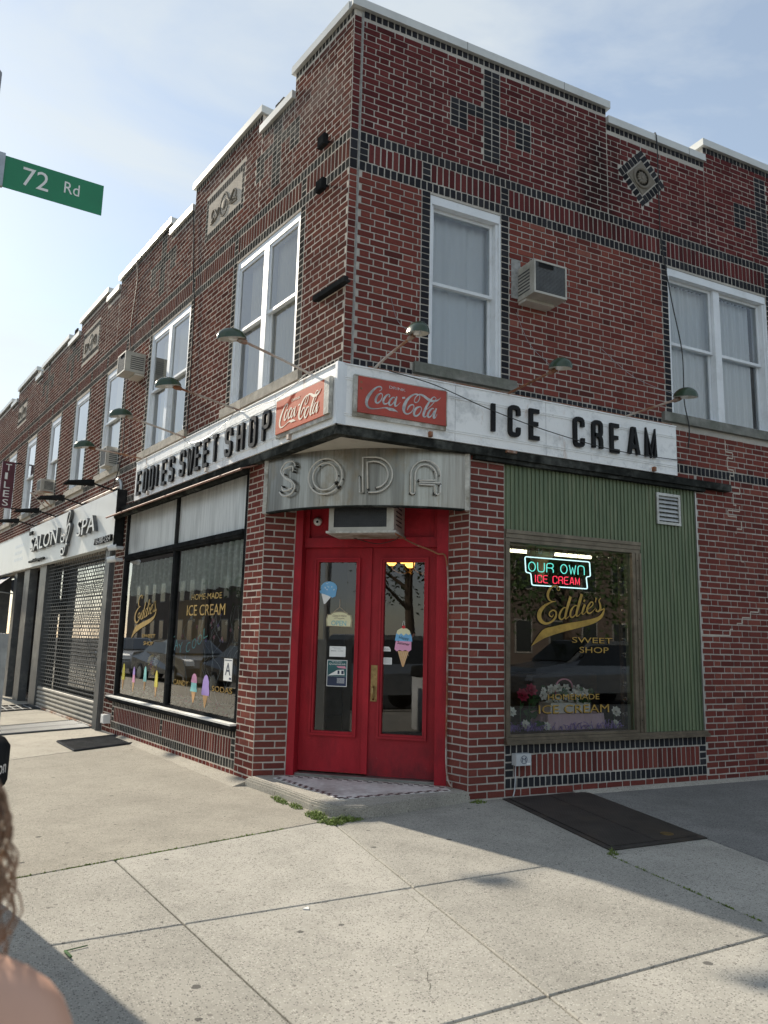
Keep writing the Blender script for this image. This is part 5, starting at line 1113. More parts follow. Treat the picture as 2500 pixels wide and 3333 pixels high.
tag(mb.obj('light_string','galvanised'),'tangle of thin fairy light wire hanging in the window','wire')
mb = MB()
for i in range(60):
    u, zz = random.uniform(2.0,4.9), random.uniform(1.35,1.75); bloom(mb,LF.P(u,random.uniform(-.9,-.5),zz),random.uniform(.02,.04),random.choice([0,0,1,4]),LF.o,5)
mb.obj('garland',mats,kind='stuff'); bpy.data.objects['garland']['label'] = 'pale blossom garland hanging at the back of the window'; bpy.data.objects['garland']['category'] = 'garland'
# ------------------------------------------------------------------ window display, right
mb = MB(); mb.box(RF,1.84,3.47,-.95,-.121,.54,.60); tag(mb.obj('display_shelf','wood_dark'),'low display shelf inside the bronze framed shop window','shelf')
T_ = thing('display_table','small table draped with pale pink cloth in the window','table',RF.P(2.87,-.4,.6)); mb = MB()
rim = [(2.49,-.22),(2.9,-.2),(3.27,-.24),(3.28,-.62),(2.88,-.66),(2.48,-.6)]; n = 48; top, bot = [], []
for i in range(n):
    an = 2*math.pi*i/n; x, y = 2.88+.37*max(-1,min(1,1.25*math.cos(an))), -.42+.21*max(-1,min(1,1.25*math.sin(an)))
    top.append(RF.P(x,y,.755)); k = 1.06+.05*math.sin(an*9); bot.append(RF.P(2.88+(x-2.88)*k,-.42+(y+.42)*k,.602))
for i in range(n): j = (i+1) % n; mb.poly([bot[i],bot[j],top[j],top[i]])
mb.poly(top); mb.obj('tablecloth','cloth_pink',T_,smooth=False)
K = thing('basket','white wicker basket of silk flowers on the pink table','basket',RF.P(2.83,-.4,.757)); mb = MB(); mb.box(RF,2.58,3.1,-.5,-.3,.757,.86); mb.obj('box','petal_white',K); mb = MB()
for i in range(46): bloom(mb,RF.P(random.uniform(2.5,3.15),random.uniform(-.5,-.28),random.uniform(.86,1.02)),random.uniform(.03,.06),random.choice([0,0,0,3,3]),(random.uniform(-1,1),-1,random.uniform(-.2,1)),6)
mb.obj('flowers',['petal_white','petal_pink','petal_red','leaf_green'],K,kind='stuff'); mb = MB(); mb.tube(catmull([RF.P(2.72,-.4,.86),RF.P(2.74,-.4,1.05),RF.P(2.84,-.4,1.1),RF.P(2.94,-.4,1.05),RF.P(2.96,-.4,.86)],4),.008,6); mb.obj('handle','petal_pink',K)
for k, (u,z,r,m,tx) in enumerate(((1.93,.74,.06,0,'white silk rose against the bronze frame beside the leafy plant'),(2.03,.79,.055,0,'white silk rose drooping left of the leafy plant'),(2.2,.66,.055,0,'white silk blossom in front of the leafy plant'),(2.46,.64,.05,0,'white silk blossom at the foot of the pink tablecloth'),(3.0,.64,.05,0,'white silk blossom in front of the pink tablecloth'),(3.38,.77,.06,0,'white silk rose by the bulbs at the green siding side'),(3.37,.645,.05,0,'white silk blossom low by the bulbs'),(2.16,.95,.075,2,'dark red silk flower beside the basket'),(2.27,1.0,.07,2,'second dark red silk flower leaning over the basket'))):
    F = thing('silk_flower',tx,'flower',RF.P(u,-.25,.6)); mb = MB(); bloom(mb,RF.P(u,-.22,z),r,0,(random.uniform(-.3,.3),-1,.4),8); mb.obj('blossom',mats[m],F); mb = MB(); mb.tube([RF.P(u,-.24,z),RF.P(u+.02,-.28,.6)],.005,5); mb.obj('stem','leaf_green',F)
F = thing('leafy_plant','bunch of broad green silk leaves beside the pink table','plant',RF.P(2.3,-.3,.6))
for i in range(16):
    mb = MB(); p = RF.P(2.3+random.uniform(-.12,.14),-.3+random.uniform(-.08,.08),.62+random.random()*.26); d = Vector((random.uniform(-1,1),-.6,random.uniform(-.4,1))).normalized(); e = d.cross(Vector((0,1,.2))).normalized(); s = random.uniform(.06,.1)
    mb.poly([p, p+d*s*.5+e*s*.5, p+d*s*1.1+e*s*.25, p+d*s*1.3, p+d*s*1.1-e*s*.25, p+d*s*.5-e*s*.5]); mb.obj('leaf','leaf_green',F)
mb = MB(); mb.tube([RF.P(2.3,-.3,.6),RF.P(2.31,-.3,.85)],.01,6); mb.obj('stem','leaf_green',F)
mb = MB()
for i in range(260):
    p = RF.P(random.uniform(1.95,3.4),random.uniform(-.4,-.14),.605); q = p + Vector((random.uniform(-.06,.06),random.uniform(-.05,.05),random.uniform(.02,.08))); mb.tube([p,(p+q)/2+Vector((0,0,.02)),q],.004,4)
mb.obj('tinsel','tinsel_violet',kind='stuff'); tag(bpy.data.objects['tinsel'],'violet tinsel and twigs along the window floor','tinsel')
# neon sign in the right window
NS = thing('neon_sign','lit neon sign reading OUR OWN ICE CREAM inside the shop window','neon sign',RF.P(2.58,-.15,2.05))
mb = MB(); pl = [(2.235,2.058),(2.17,2.058+.125),(2.155,2.345),(3.005,2.345),(3.015,2.185),(2.955,2.18),(2.965,2.055),(2.235,2.058)]
pl = [(2.6,2.057),(2.24,2.058),(2.228,2.178),(2.165,2.185),(2.155,2.345),(3.0,2.345),(3.008,2.19),(2.95,2.182),(2.965,2.055),(2.6,2.056)]
mb.tube([RF.P(x,-.15,z) for x,z in rnd_corner(pl,.02)],.006,6); mb.obj('border_tube','neon_white',NS)
def neon_word(word, x, z, w, h, gap, mat):
    for ch in word:
        if ch == ' ': x += gap*2.2; continue
        mb = MB()
        for g in GLY[ch]:
            pts = [(x+a*w,z+b*h) for a,b in g]
            if ch == 'O': pts = [(x+w/2*(1+math.cos(q*math.pi/10)),z+h/2*(1+math.sin(q*math.pi/10))) for q in range(21)]
            mb.tube([RF.P(a,-.15,b) for a,b in (rnd_corner(pts,w*.4) if len(pts) > 2 and ch not in 'AMW' else pts)],.0045,6)
        mb.obj('neon_letter',mat,NS); x += (w if ch != 'I' else w*.6) + gap
neon_word('OUR OWN',2.2,2.2,.085,.095,.03,'neon_aqua'); neon_word('ICE CREAM',2.26,2.09,.052,.075,.022,'neon_red')
mb = MB(); mb.box(RF,2.2,2.98,-.175,-.17,2.09,2.30); 
for u in (2.3,2.85): mb.tube([RF.P(u,-.16,2.34),RF.P(u,-.16,3.2)],.003,4)
mb.obj('hanger','black_paint',NS)
bpy.data.objects.remove(bpy.data.objects['hanger']); mb = MB()
for u in (2.3,2.85): mb.tube([RF.P(u,-.16,2.34),RF.P(u,-.16,3.3)],.003,4)
mb.obj('hanger','black_paint',NS)
S = thing('cone_model','large cream coloured model ice cream cone hanging behind the neon sign','ornament',RF.P(2.62,-.5,2.1)); mb = MB(); mb.lathe(RF.P(2.62,-.5,2.12),[(.01,0),(.09,.26)],14); mb.obj('cone','wafer',S); mb = MB(); mb.lathe(RF.P(2.62,-.5,2.37),[(.1,0),(.15,.05),(.15,.12),(.1,.2),(.03,.23)],16); mb.obj('scoop','card_cream',S,smooth=True)
for u0,u1,oo,tx in ((2.45,3.75,-1.0,'lit fluorescent tube on the ceiling behind the neon sign'),):
    S = thing('tube_light',tx,'light',RF.P(u0,oo,2.55)); mb = MB(); mb.tube([RF.P(u0,oo,2.52),RF.P(u1,oo,2.52)],.022,8); mb.obj('tube','tube_light',S); mb = MB(); mb.box(RF,u0-.02,u1+.02,oo-.06,oo+.06,2.56,2.62); mb.obj('batten','print_white',S); mb = MB(); mb.tube([RF.P(u0+.2,oo,2.62),RF.P(u0+.2,oo,3.4)],.006,5); mb.tube([RF.P(u1-.2,oo,2.62),RF.P(u1-.2,oo,3.4)],.006,5); mb.obj('hanger','black_paint',S)
S = thing('bulb_frame','row of clear round bulbs lining the inside of the shop window','bulbs',RF.P(3.44,-.1,.65)); mb = MB(); mb.box(RF,3.425,3.45,-.19,-.16,.62,2.44); mb.box(RF,1.86,1.885,-.19,-.16,.62,2.44); mb.box(RF,1.86,3.45,-.19,-.16,2.42,2.45); mb.obj('rail','wood_dark',S)
def clear(t):
    a = nd(t,'ShaderNodeBsdfTransparent'); g = nd(t,'ShaderNodeBsdfGlossy',Roughness=.05); l = nd(t,'ShaderNodeLayerWeight',Blend=.35); m = nd(t,'ShaderNodeMixShader'); t.links.new(l.outputs['Facing'],m.inputs[0]); t.links.new(a.outputs[0],m.inputs[1]); t.links.new(g.outputs[0],m.inputs[2]); return m.outputs[0]
MT['bulb_clear'] = material('bulb_clear', clear)
for u,z in [(3.425,.75+.155*k) for k in range(11)] + [(1.885,.9+.155*k) for k in range(10)] + [(2.0+.16*k,2.41) for k in range(9)]:
    mb = MB(); mb.lathe(RF.P(u,-.16,z),[(.013,0),(.018,.015),(.03,.04),(.026,.062),(.008,.072)],10,0,RF.o); mb.obj('bulb','bulb_clear',S,smooth=True)
# chandelier seen through the doors
S = thing('chandelier','brass chandelier with glowing amber globes inside the shop','lamp',(1.9,2.0,2.3))
cc = Vector((1.95,2.2,2.35)); mb = MB(); mb.tube([cc,cc+Vector((0,0,1.0))],.01,6)
for k in range(5): an = k*1.257; d = Vector((math.cos(an),math.sin(an),0)); mb.tube(catmull([cc,cc+d*.12-Vector((0,0,.06)),cc+d*.25-Vector((0,0,.02)),cc+d*.28+Vector((0,0,.04))],4),.008,6)
mb.obj('arms','brass',S)
for k in range(5): an = k*1.257; d = Vector((math.cos(an),math.sin(an),0)); mb = MB(); mb.lathe(cc+d*.28+Vector((0,0,.04)),[(.03,0),(.06,.03),(.065,.07),(.035,.11),(.03,.15)],10); mb.obj('globe','bulb_warm',S,smooth=True)
mb = MB(); mb.box(WF,2.6,5.2,2.6,3.1,.1,1.05); tag(mb.obj('counter','wood_dark'),'dark wooden counter deep inside the shop','counter')
mb = MB(); mb.box(WF,1.9,8.5,4.2,4.25,.1,3.35); mb.box(WF,8.0,8.05,.3,4.2,.1,3.35); mb.box(LF,6.2,6.3,-8,-.3,.1,3.35); mb.obj('partition','interior_dark',B)
# ------------------------------------------------------------------ things on the doors
oD = -.307
S = thing('cone_sign','blue ice cream cone cut-out with white sprinkles on the left door','sign',DF.P(-.45,oD,1.82)); mb = MB(); mb.slab(DF,[(-.525,1.945),(-.49,1.82),(-.475,1.822),(-.40,1.91),(-.415,1.96)],oD,oD+.002); mb.obj('cone','print_white',S)
mb = MB(); pts = [(-.44+.09*math.cos(a),1.985+.07*math.sin(a)) for a in [math.radians(q) for q in range(-20,201,20)]] + [(-.545,1.955),(-.53,1.93),(-.50,1.925),(-.47,1.915),(-.44,1.905),(-.40,1.885),(-.365,1.90),(-.36,1.93)]; mb.slab(DF,pts,oD+.0022,oD+.004); mb.obj('scoop','cone_blue',S)
mb = MB()
for i in range(14): x, y, a = random.uniform(-.51,-.37), random.uniform(1.94,2.04), random.uniform(0,3.1); ribbon(mb,DF,[(x,y),(x+.014*math.cos(a),y+.014*math.sin(a))],oD+.0042,oD+.005,0,.004)
mb.obj('sprinkles','print_white',S,kind='stuff')
S = thing('open_sign','cream hanging plaque reading OPEN in blue on the left door','sign',DF.P(-.315,oD,1.58)); ol = [(-.452,1.59),(-.458,1.66),(-.445,1.715),(-.41,1.715)]+[(-.315+.095*math.cos(a),1.715+.03*math.sin(a)) for a in [math.radians(q) for q in range(180,-1,-20)]]+[(-.19,1.71),(-.178,1.66),(-.185,1.585)]
mb = MB(); mb.slab(DF,ol,oD,oD+.003); mb.obj('plaque','card_cream',S); mb = MB(); ribbon(mb,DF,[(x*.95-.316*.05,y*.95+1.65*.05) for x,y in ol+[ol[0]]],oD+.0032,oD+.004,0,.005); text(mb,DF,"Come In We're",-.39,1.69,.15,.022,oD+.0032,.0008,0,.2); ribbon(mb,DF,catmull([(-.37,1.672),(-.34,1.678),(-.31,1.668),(-.28,1.676),(-.26,1.67)],4),oD+.0032,oD+.004,0,.004); mb.obj('border_print','chocolate',S)
mb = MB(); text(mb,DF,'OPEN',-.40,1.60,.16,.05,oD+.0032,.0008); mb.obj('lettering','card_aqua',S); mb = MB(); mb.tube([DF.P(-.4,oD,1.72),DF.P(-.315,oD,1.79),DF.P(-.23,oD,1.72)],.0016,4); mb.tube([DF.P(-.315,oD,1.79),DF.P(-.315,oD,1.87)],.0016,4); mb.obj('string','wafer_line',S)
mb = MB(); mb.box(DF,-.41,-.237,oD,oD+.001,1.283,1.389); S = mb.obj('paper_note','print_white'); tag(S,'plain white paper notice taped above the transit poster','paper'); mb = MB(); mb.box(DF,-.38,-.27,oD+.0012,oD+.0016,1.372,1.376); mb.box(DF,-.36,-.29,oD+.0012,oD+.0016,1.36,1.364); mb.box(DF,-.395,-.335,oD+.0012,oD+.0016,1.338,1.345); text(mb,DF,'CLOSED',-.325,1.336,.065,.013,oD+.0012,.0004); mb.obj('print','print_grey',S)
S = thing('transit_poster','small dark teal poster with a white train on the left door','poster',DF.P(-.32,oD,.985)); mb = MB(); mb.box(DF,-.43,-.215,oD,oD+.001,.985,1.25); mb.obj('sheet','print_white',S); mb = MB(); mb.box(DF,-.424,-.221,oD+.0012,oD+.0018,1.085,1.244); mb.obj('scene_print','teal_dark',S); mb = MB(); mb.box(DF,-.424,-.221,oD+.0012,oD+.0018,.991,1.084); mb.obj('text_panel','navy',S)
mb = MB(); text(mb,DF,'WE SUPPORT',-.38,1.226,.11,.011,oD+.002,.0004); text(mb,DF,'QueensLink',-.41,1.198,.18,.022,oD+.002,.0004); mb.slab(DF,[(-.42,1.092),(-.32,1.15),(-.25,1.155),(-.24,1.10),(-.32,1.10)],oD+.002,oD+.0024)
for k in range(6): mb.box(DF,-.32,-.24,oD+.002,oD+.0024,1.02+k*.009,1.023+k*.009)
mb.obj('white_print','print_white',S); mb = MB(); mb.slab(DF,[(-.33,1.19),(-.235,1.19),(-.225,1.165),(-.31,1.172)],oD+.0021,oD+.0025); mb.obj('red_print','petal_pink',S); mb = MB(); mb.box(DF,-.275,-.25,oD+.0025,oD+.0029,1.11,1.145); mb.box(DF,-.315,-.295,oD+.0025,oD+.0029,1.11,1.145); mb.obj('train_windows','navy',S)
S = thing('summer_sign','hanging cone sign reading Happy Summer in blue and pink on the right door','sign',DF.P(.366,oD,1.2)); mb = MB(); mb.slab(DF,[(.31,1.36),(.425,1.36),(.375,1.205),(.36,1.205)],oD,oD+.003); mb.obj('cone','wafer',S)
mb = MB()
for k in range(5): ribbon(mb,DF,[(.318+k*.022,1.355),(min(.425-.0,.355+k*.018),1.355-.13+k*.022)],oD+.0031,oD+.0036+k*.00005,0,.003); ribbon(mb,DF,[(.42-k*.022,1.352),(max(.33,.378-k*.012),1.352-.12+k*.024)],oD+.0031,oD+.0041+k*.00005,0,.003)
mb.obj('waffle_lines','wafer_line',S)
mb = MB(); mb.slab(DF,[(.278,1.375),(.30,1.355),(.33,1.37),(.36,1.358),(.39,1.37),(.425,1.355),(.45,1.375),(.45,1.46),(.29,1.46)],oD+.0042,oD+.0052); mb.obj('pink_scoop','cone_pink',S); mb = MB(); mb.slab(DF,[(.28,1.46),(.46,1.455),(.455,1.50),(.44,1.54),(.295,1.54),(.285,1.49)],oD+.0053,oD+.0063); mb.obj('blue_scoop','cone_blue',S)
mb = MB(); mb.slab(DF,[(.295,1.535),(.32,1.52),(.345,1.535),(.37,1.512),(.395,1.535),(.42,1.518),(.442,1.535),(.43,1.565),(.40,1.585),(.34,1.585),(.305,1.565)],oD+.0064,oD+.0074); mb.obj('cream_top','card_cream',S); mb = MB(); mb.lathe(DF.P(.367,oD+.004,1.598),[(.018,0),(.016,.004)],14,0,DF.o); mb.obj('cherry','cherry',S)
mb = MB(); mb.slab(DF,[(.44,1.49),(.455,1.485),(.485,1.53),(.47,1.54)],oD+.001,oD+.003); mb.obj('wafer_stick','chocolate',S)
mb = MB(); text(mb,DF,'Happy',.32,1.475,.1,.035,oD+.0076,.0006,0,.2,-.15); text(mb,DF,'Summer',.305,1.43,.125,.03,oD+.0076,.0006,0,.2,-.15); mb.obj('lettering','black_letter',S); mb = MB(); mb.tube([DF.P(.355,oD+.003,1.61),DF.P(.362,oD,1.66),DF.P(.37,oD,1.66),DF.P(.38,oD+.003,1.6)],.0016,4); mb.obj('string','print_white',S)
mb = MB(); mb.slab(DF,[(.164,1.352),(.238,1.352),(.236,1.375),(.22,1.398),(.166,1.40)],oD,oD+.001); S = mb.obj('push_sticker','print_white'); tag(S,'white PUSH sticker at the edge of the right door glass','sticker'); mb = MB(); text(mb,DF,'PUSH',.17,1.36,.055,.022,oD+.0012,.0004); mb.obj('print','print_grey',S)
mb = MB(); mb.box(DF,.165,.252,oD,oD+.001,1.222,1.29); S = mb.obj('notice_sticker','print_white'); tag(S,'small square printed sticker below the PUSH sticker','sticker'); mb = MB()
for k in range(5): mb.box(DF,.175,.243,oD+.0012,oD+.0016,1.233+k*.011,1.238+k*.011)
mb.obj('print','print_grey',S)
# ------------------------------------------------------------------ ground
def split(poly, a, b):
    f = lambda p: (b[0]-a[0])*(p[1]-a[1]) - (b[1]-a[1])*(p[0]-a[0])
    L_, R_ = [], []
    for i, p in enumerate(poly):
        q = poly[(i+1) % len(poly)]; s, t = f(p), f(q)
        if s >= 0: L_.append(p)
        if s <= 0: R_.append(p)
        if s*t < 0: k = s/(s-t); x = (p[0]+(q[0]-p[0])*k, p[1]+(q[1]-p[1])*k); L_.append(x); R_.append(x)
    return L_, R_
def inset(poly, d):
    n = len(poly); A = sum(poly[i][0]*poly[(i+1)%n][1]-poly[(i+1)%n][0]*poly[i][1] for i in range(n)); poly = poly if A > 0 else poly[::-1]; out = []
    for i in range(n):
        p0, p1, p2 = Vector(poly[i-1]), Vector(poly[i]), Vector(poly[(i+1)%n]); d1, d2 = (p1-p0).normalized(), (p2-p1).normalized(); n1, n2 = Vector((-d1.y,d1.x)), Vector((-d2.y,d2.x))
        m = (n1+n2); m.normalize(); out.append(tuple(p1 + m*(d/max(.3,m.dot(n1)))))
    return out
SWK = MB(); SWK.prism([(-5.2,-8.6),(30,-8.6),(30,40),(-12.5,40)], -.12, .004); SWK = SWK.obj('sidewalk','joint_dirt'); SWK['kind'] = 'structure'
def slab(poly, mat, gap=.0055):
    mb = MB(); q = inset(poly, gap); n = len(q); b = len(mb.v); r = inset(q, .006)
    z0, z1, z2 = -.02, .0145, .02
    for ring, zz in ((q,z0),(q,z1),(r,z2)): mb.v += [(p[0],p[1],zz) for p in ring]
    for k in range(2):
        for i in range(n): j = (i+1) % n; mb.face((b+k*n+i, b+k*n+j, b+(k+1)*n+j, b+(k+1)*n+i))
    mb.face(range(b+2*n, b+3*n)); t_ = random.random(); mb.t = [t_]*len(mb.t); mb.obj('slab', mat, SWK)
big = [(-5.0,-8.4),(30,-8.4),(30,30),(-10,30)]
E_, A_, B_, C_, D_, F_, G_, H_ = ((-.38,-3.46),(-.09,-.41)), ((-2.36,-.99),(-.58,-.42)), ((-2.36,-2.15),(1.38,-1.89)), ((-.68,-3.49),(1.10,-3.35)), ((-1.46,-3.13),(-1.79,-.82)), ((1.25,-3.23),(1.38,-1.89)), ((-2.424,3.644),(-1.751,4.114)), ((2.43,-1.80),(2.76,0))
left, right = split(big, *E_)
up, low = split(left, *A_)
ab, low2 = split(low, *B_); bc, low3 = split(low2, *C_)
for p in (ab, bc, low3):
    a, b = split(p, *D_); slab(a,'concrete'); slab(b,'concrete')
o2 = Vector((G_[1][0]-G_[0][0], G_[1][1]-G_[0][1])); rest = up; gl = G_
first, rest = None, up
hi, lo = split(rest, *G_); slab(lo,'concrete_left')
for k in range(1,7):
    s = LD*2.3*k; hi2, lo = split(hi, (G_[0][0]+s.x,G_[0][1]+s.y), (G_[1][0]+s.x,G_[1][1]+s.y)); slab(lo,'concrete_left'); hi = hi2
slab(hi,'concrete_left')
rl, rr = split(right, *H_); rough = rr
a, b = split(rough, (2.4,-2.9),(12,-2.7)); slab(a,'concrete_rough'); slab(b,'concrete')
upb, lowb = split(rl, *B_); slab(upb,'concrete')
bc, cc_ = split(lowb, *C_)
for p in (bc, cc_):
    a, b = split(p, *F_); slab(a,'concrete'); slab(b,'concrete')
# cement fillet along the walls
mb = MB(); mb.hexa([RF.P(2.6,.0,.015),RF.P(REND,.0,.015),RF.P(REND,.09,.018),RF.P(2.6,.09,.018),RF.P(2.6,.0,.05),RF.P(REND,.0,.05),RF.P(REND,.02,.045),RF.P(2.6,.02,.045)]); mb.obj('cement_fillet','concrete_stoop',B)
mb = MB(); mb.hexa([LF.P(1.42,.0,.015),LF.P(5.4,.0,.015),LF.P(5.4,.10,.018),LF.P(1.42,.2,.018),LF.P(1.42,.0,.06),LF.P(5.4,.0,.055),LF.P(5.4,.03,.05),LF.P(1.42,.06,.055)]); mb.obj('cement_fillet','concrete_left',B)
# cracks
def crack(pts, label):
    mb = MB(); pts = [(x+random.uniform(-.007,.007), y+random.uniform(-.007,.007)) for x,y in catmull(pts,9)]
    for i in range(len(pts)-1):
        if random.random() < .3: continue
        a, b = Vector(pts[i]), Vector(pts[i+1]); d = (b-a).normalized(); n = Vector((-d.y,d.x))*random.uniform(.0002,.0018); mb.poly([(a.x+n.x,a.y+n.y,.0212),(b.x+n.x,b.y+n.y,.0212),(b.x-n.x,b.y-n.y,.0212),(a.x-n.x,a.y-n.y,.0212)])
    o = mb.obj('crack','joint_dirt',SWK)
crack([(-.33,-2.1),(-.38,-2.45),(-.55,-2.7),(-.68,-2.85),(-.75,-3.1),(-.86,-3.3)],''); crack([(-2.4,-.3),(-2.05,-.32),(-1.9,-.55),(-1.8,-.8)],''); crack([(.25,-.3),(.7,-.27),(1.0,-.25),(1.3,-.12)],'')
# moss along joints and grass tufts
mb = MB()
def blades(cx, cy, rx, ry, n, h):
    for i in range(n):
        a, r = random.random()*6.283, math.sqrt(random.random()); x, y = cx+rx*r*math.cos(a), cy+ry*r*math.sin(a); hh = h*random.uniform(.4,1)*(1.15-r*.7); d = Vector((random.uniform(-1,1),random.uniform(-1,1),0)).normalized(); e = Vector((-d.y,d.x,0))*.0045; p = Vector((x,y,.016)); k = random.uniform(.3,.9)
        mb.poly([p-e, p+e, p+d*hh*.35*k+Vector((0,0,hh*.6))+e*.7, p+d*hh*.35*k+Vector((0,0,hh*.6))-e*.7]); mb.poly([p+d*hh*.35*k+Vector((0,0,hh*.6))-e*.7, p+d*hh*.35*k+Vector((0,0,hh*.6))+e*.7, p+d*hh*k+Vector((0,0,hh*.75))])
for cx,cy,rx,ry,n,h in ((-.13,-.10,.08,.16,300,.08),(.0,-.31,.2,.07,420,.07),(-.22,.6,.05,.2,180,.06),(-.17,.3,.05,.12,120,.06),(1.46,-.07,.09,.05,90,.06),(1.42,-1.86,.04,.04,50,.06),(-.08,-.38,.08,.06,160,.06)): blades(cx,cy,rx,ry,n,h)
for i in range(150): k = random.random(); blades(-2.4+1.9*k+random.uniform(-.005,.005),-1.0+.6*k,.012,.008,4,.025)
for i in range(60): k = random.random(); blades(1.38-.15*k,-1.9-1.5*k,.012,.012,4,.025)
o = mb.obj('grass_tufts','grass',kind='stuff'); tag(o,'green weeds sprouting around the step and pavement joints','grass')
# cellar hatch
hq = [Vector((1.76,-.02)),Vector((1.46,-1.80)),Vector((2.43,-1.79)),Vector((2.77,.0))]
Hh = thing('cellar_hatch','dark diamond plate steel cellar hatch in the pavement by the wall','hatch',(2.1,-.9,.02))
mb = MB(); mb.prism([tuple(p) for p in hq], .021, .030); mb.obj('frame','hatch_steel',Hh)
bl = lambda s,t: (hq[0]*(1-s)+hq[3]*s)*(1-t) + (hq[1]*(1-s)+hq[2]*s)*t
for s0,s1 in ((.05,.497),(.503,.95)):
    mb = MB(); mb.prism([tuple(bl(*q)) for q in ((s0,.03),(s0,.965),(s1,.965),(s1,.03))], .030, .038)
    leaf = mb.obj('leaf','hatch_steel',Hh); mb = MB(); nx, ny = 15, 58
    for i in range(nx):
        for j in range(ny):
            s, t = s0+.01+(s1-s0-.02)*(i+.5+.5*(j%2)-.25)/nx, .035+.92*(j+.5)/ny; c = bl(s,t); d = Vector((.011,0)) if (i+j) % 2 else Vector((0,.011)); e = Vector((-d.y,d.x))*.3
            mb.poly([(c.x+q.x,c.y+q.y,.0395) for q in (d,e,-d,-e)])
    mb.obj('tread_pattern','hatch_tread',leaf,kind='stuff')
c = bl(.72,.9); mb = MB(); mb.lathe((c.x,c.y,.038),[(.05,0),(.05,.004),(.04,.005)],20); mb.obj('lock_plate','brass',Hh)
def grate(q, label, n, m, mat, fr='grate_steel', r=.008):
    q = [Vector(p) for p in q]; S = thing('sidewalk_grate', label, 'grate', (q[0].x,q[0].y,.02)); g = lambda s,t: (q[0]*(1-s)+q[3]*s)*(1-t) + (q[1]*(1-s)+q[2]*s)*t
    mb = MB(); mb.prism([tuple(g(*p)) for p in ((0,0),(0,1),(1,1),(1,0))], .0205, .0225); mb.obj('pit','pit_black',S)
    mb = MB()
    for a,b in (((0,0),(0,1)),((0,1),(1,1)),((1,1),(1,0)),((1,0),(0,0))): p, p2 = g(*a), g(*b); mb.tube([(p.x,p.y,.03),(p2.x,p2.y,.03)],.014,4)
    mb.obj('frame',fr,S); mb = MB()
    for i in range(1,n): p, p2 = g(i/n,0), g(i/n,1); mb.tube([(p.x,p.y,.03),(p2.x,p2.y,.03)],r,4)
    for i in range(1,m): p, p2 = g(0,i/m), g(1,i/m); mb.tube([(p.x,p.y,.029),(p2.x,p2.y,.029)],r*.8,4)
    mb.obj('bars',mat,S,kind='stuff')
grate([(-1.83,5.07),(-1.68,4.15),(-.84,4.72),(-1.0,5.56)],'black square mesh cellar grate at the foot of the tiled brick base',22,13,'grate_steel','grate_steel',.005)
grate([(-3.4,6.45),(-3.35,5.55),(-1.22,6.62),(-1.36,7.72)],'long grey ribbed steel plate in front of the roller shutter',60,2,'grate_light','grate_light',.012)
grate([(-3.2,10.2),(-3.1,9.1),(-1.88,9.85),(-2.02,10.75)],'wide slotted black grate in the pavement beyond the shutter',9,2,'grate_light','grate_steel',.012)
# small litter
for k, (x,y,tx) in enumerate(((-2.18,-2.25,'fresh green leaf stalk lying on the shaded pavement'),)):
    mb = MB(); mb.tube([(x,y,.026),(x+.02,y-.09,.03)],.006,5); mb.tube([(x,y,.026),(x+.1,y+.03,.026)],.003,4); tag(mb.obj('leaf_stalk','leaf_green'),tx,'leaf')
mb = MB(); mb.prism([(-.98,-2.12),(-.95,-2.14),(-.94,-2.10)],.021,.026); tag(mb.obj('paper_scrap','print_white'),'tiny white paper scrap on a pavement joint','litter')
# road and kerbs
mb = MB(); mb.prism([(-200,-200),(200,-200),(200,200),(-200,200)], -.4, -.15); o = mb.obj('road','asphalt'); o['kind'] = 'structure'
mb = MB(); mb.prism([(-5.4,-8.8),(30,-8.8),(30,-8.6),(-5.2,-8.6)], -.2, .012); mb.prism([(-5.4,-8.8),(-5.2,-8.6),(-12.5,40),(-12.7,40)], -.2, .012); o = mb.obj('kerb','concrete_stoop'); o['kind'] = 'structure'
# pale repointed joints stepping across the right wall
def repoint(u, z, steps):
    for k, (du, dn) in enumerate(steps):
        if du:
            mb = MB(); a, b = sorted((u,u+du)); mb.box(RF,a,b,-.004,.0022,z-.007,z+.007); mb.obj('repointed_joint','mortar_left',WR); u += du
        if dn:
            mb = MB(); a, b = sorted((z,z-dn*.071)); mb.box(RF,u-.006,u+.006,-.004,.0024,a+.0072,b-.0072); mb.obj('repointed_joint','mortar_left',WR); z -= dn*.071
repoint(4.98,3.93,[(0,2),(.12,1),(-.1,2),(.1,1),(-.07,2),(.16,1),(-.12,2),(.1,1),(-.2,1),(.22,2),(-.1,1)]); repoint(4.47,1.61,[(.34,0),(.1,-1),(.12,-1),(.09,-1),(.14,-1),(.14,-1),(.1,0)]); repoint(4.5,.79,[(.3,0)]); repoint(5.05,2.55,[(.1,1),(.05,0)])
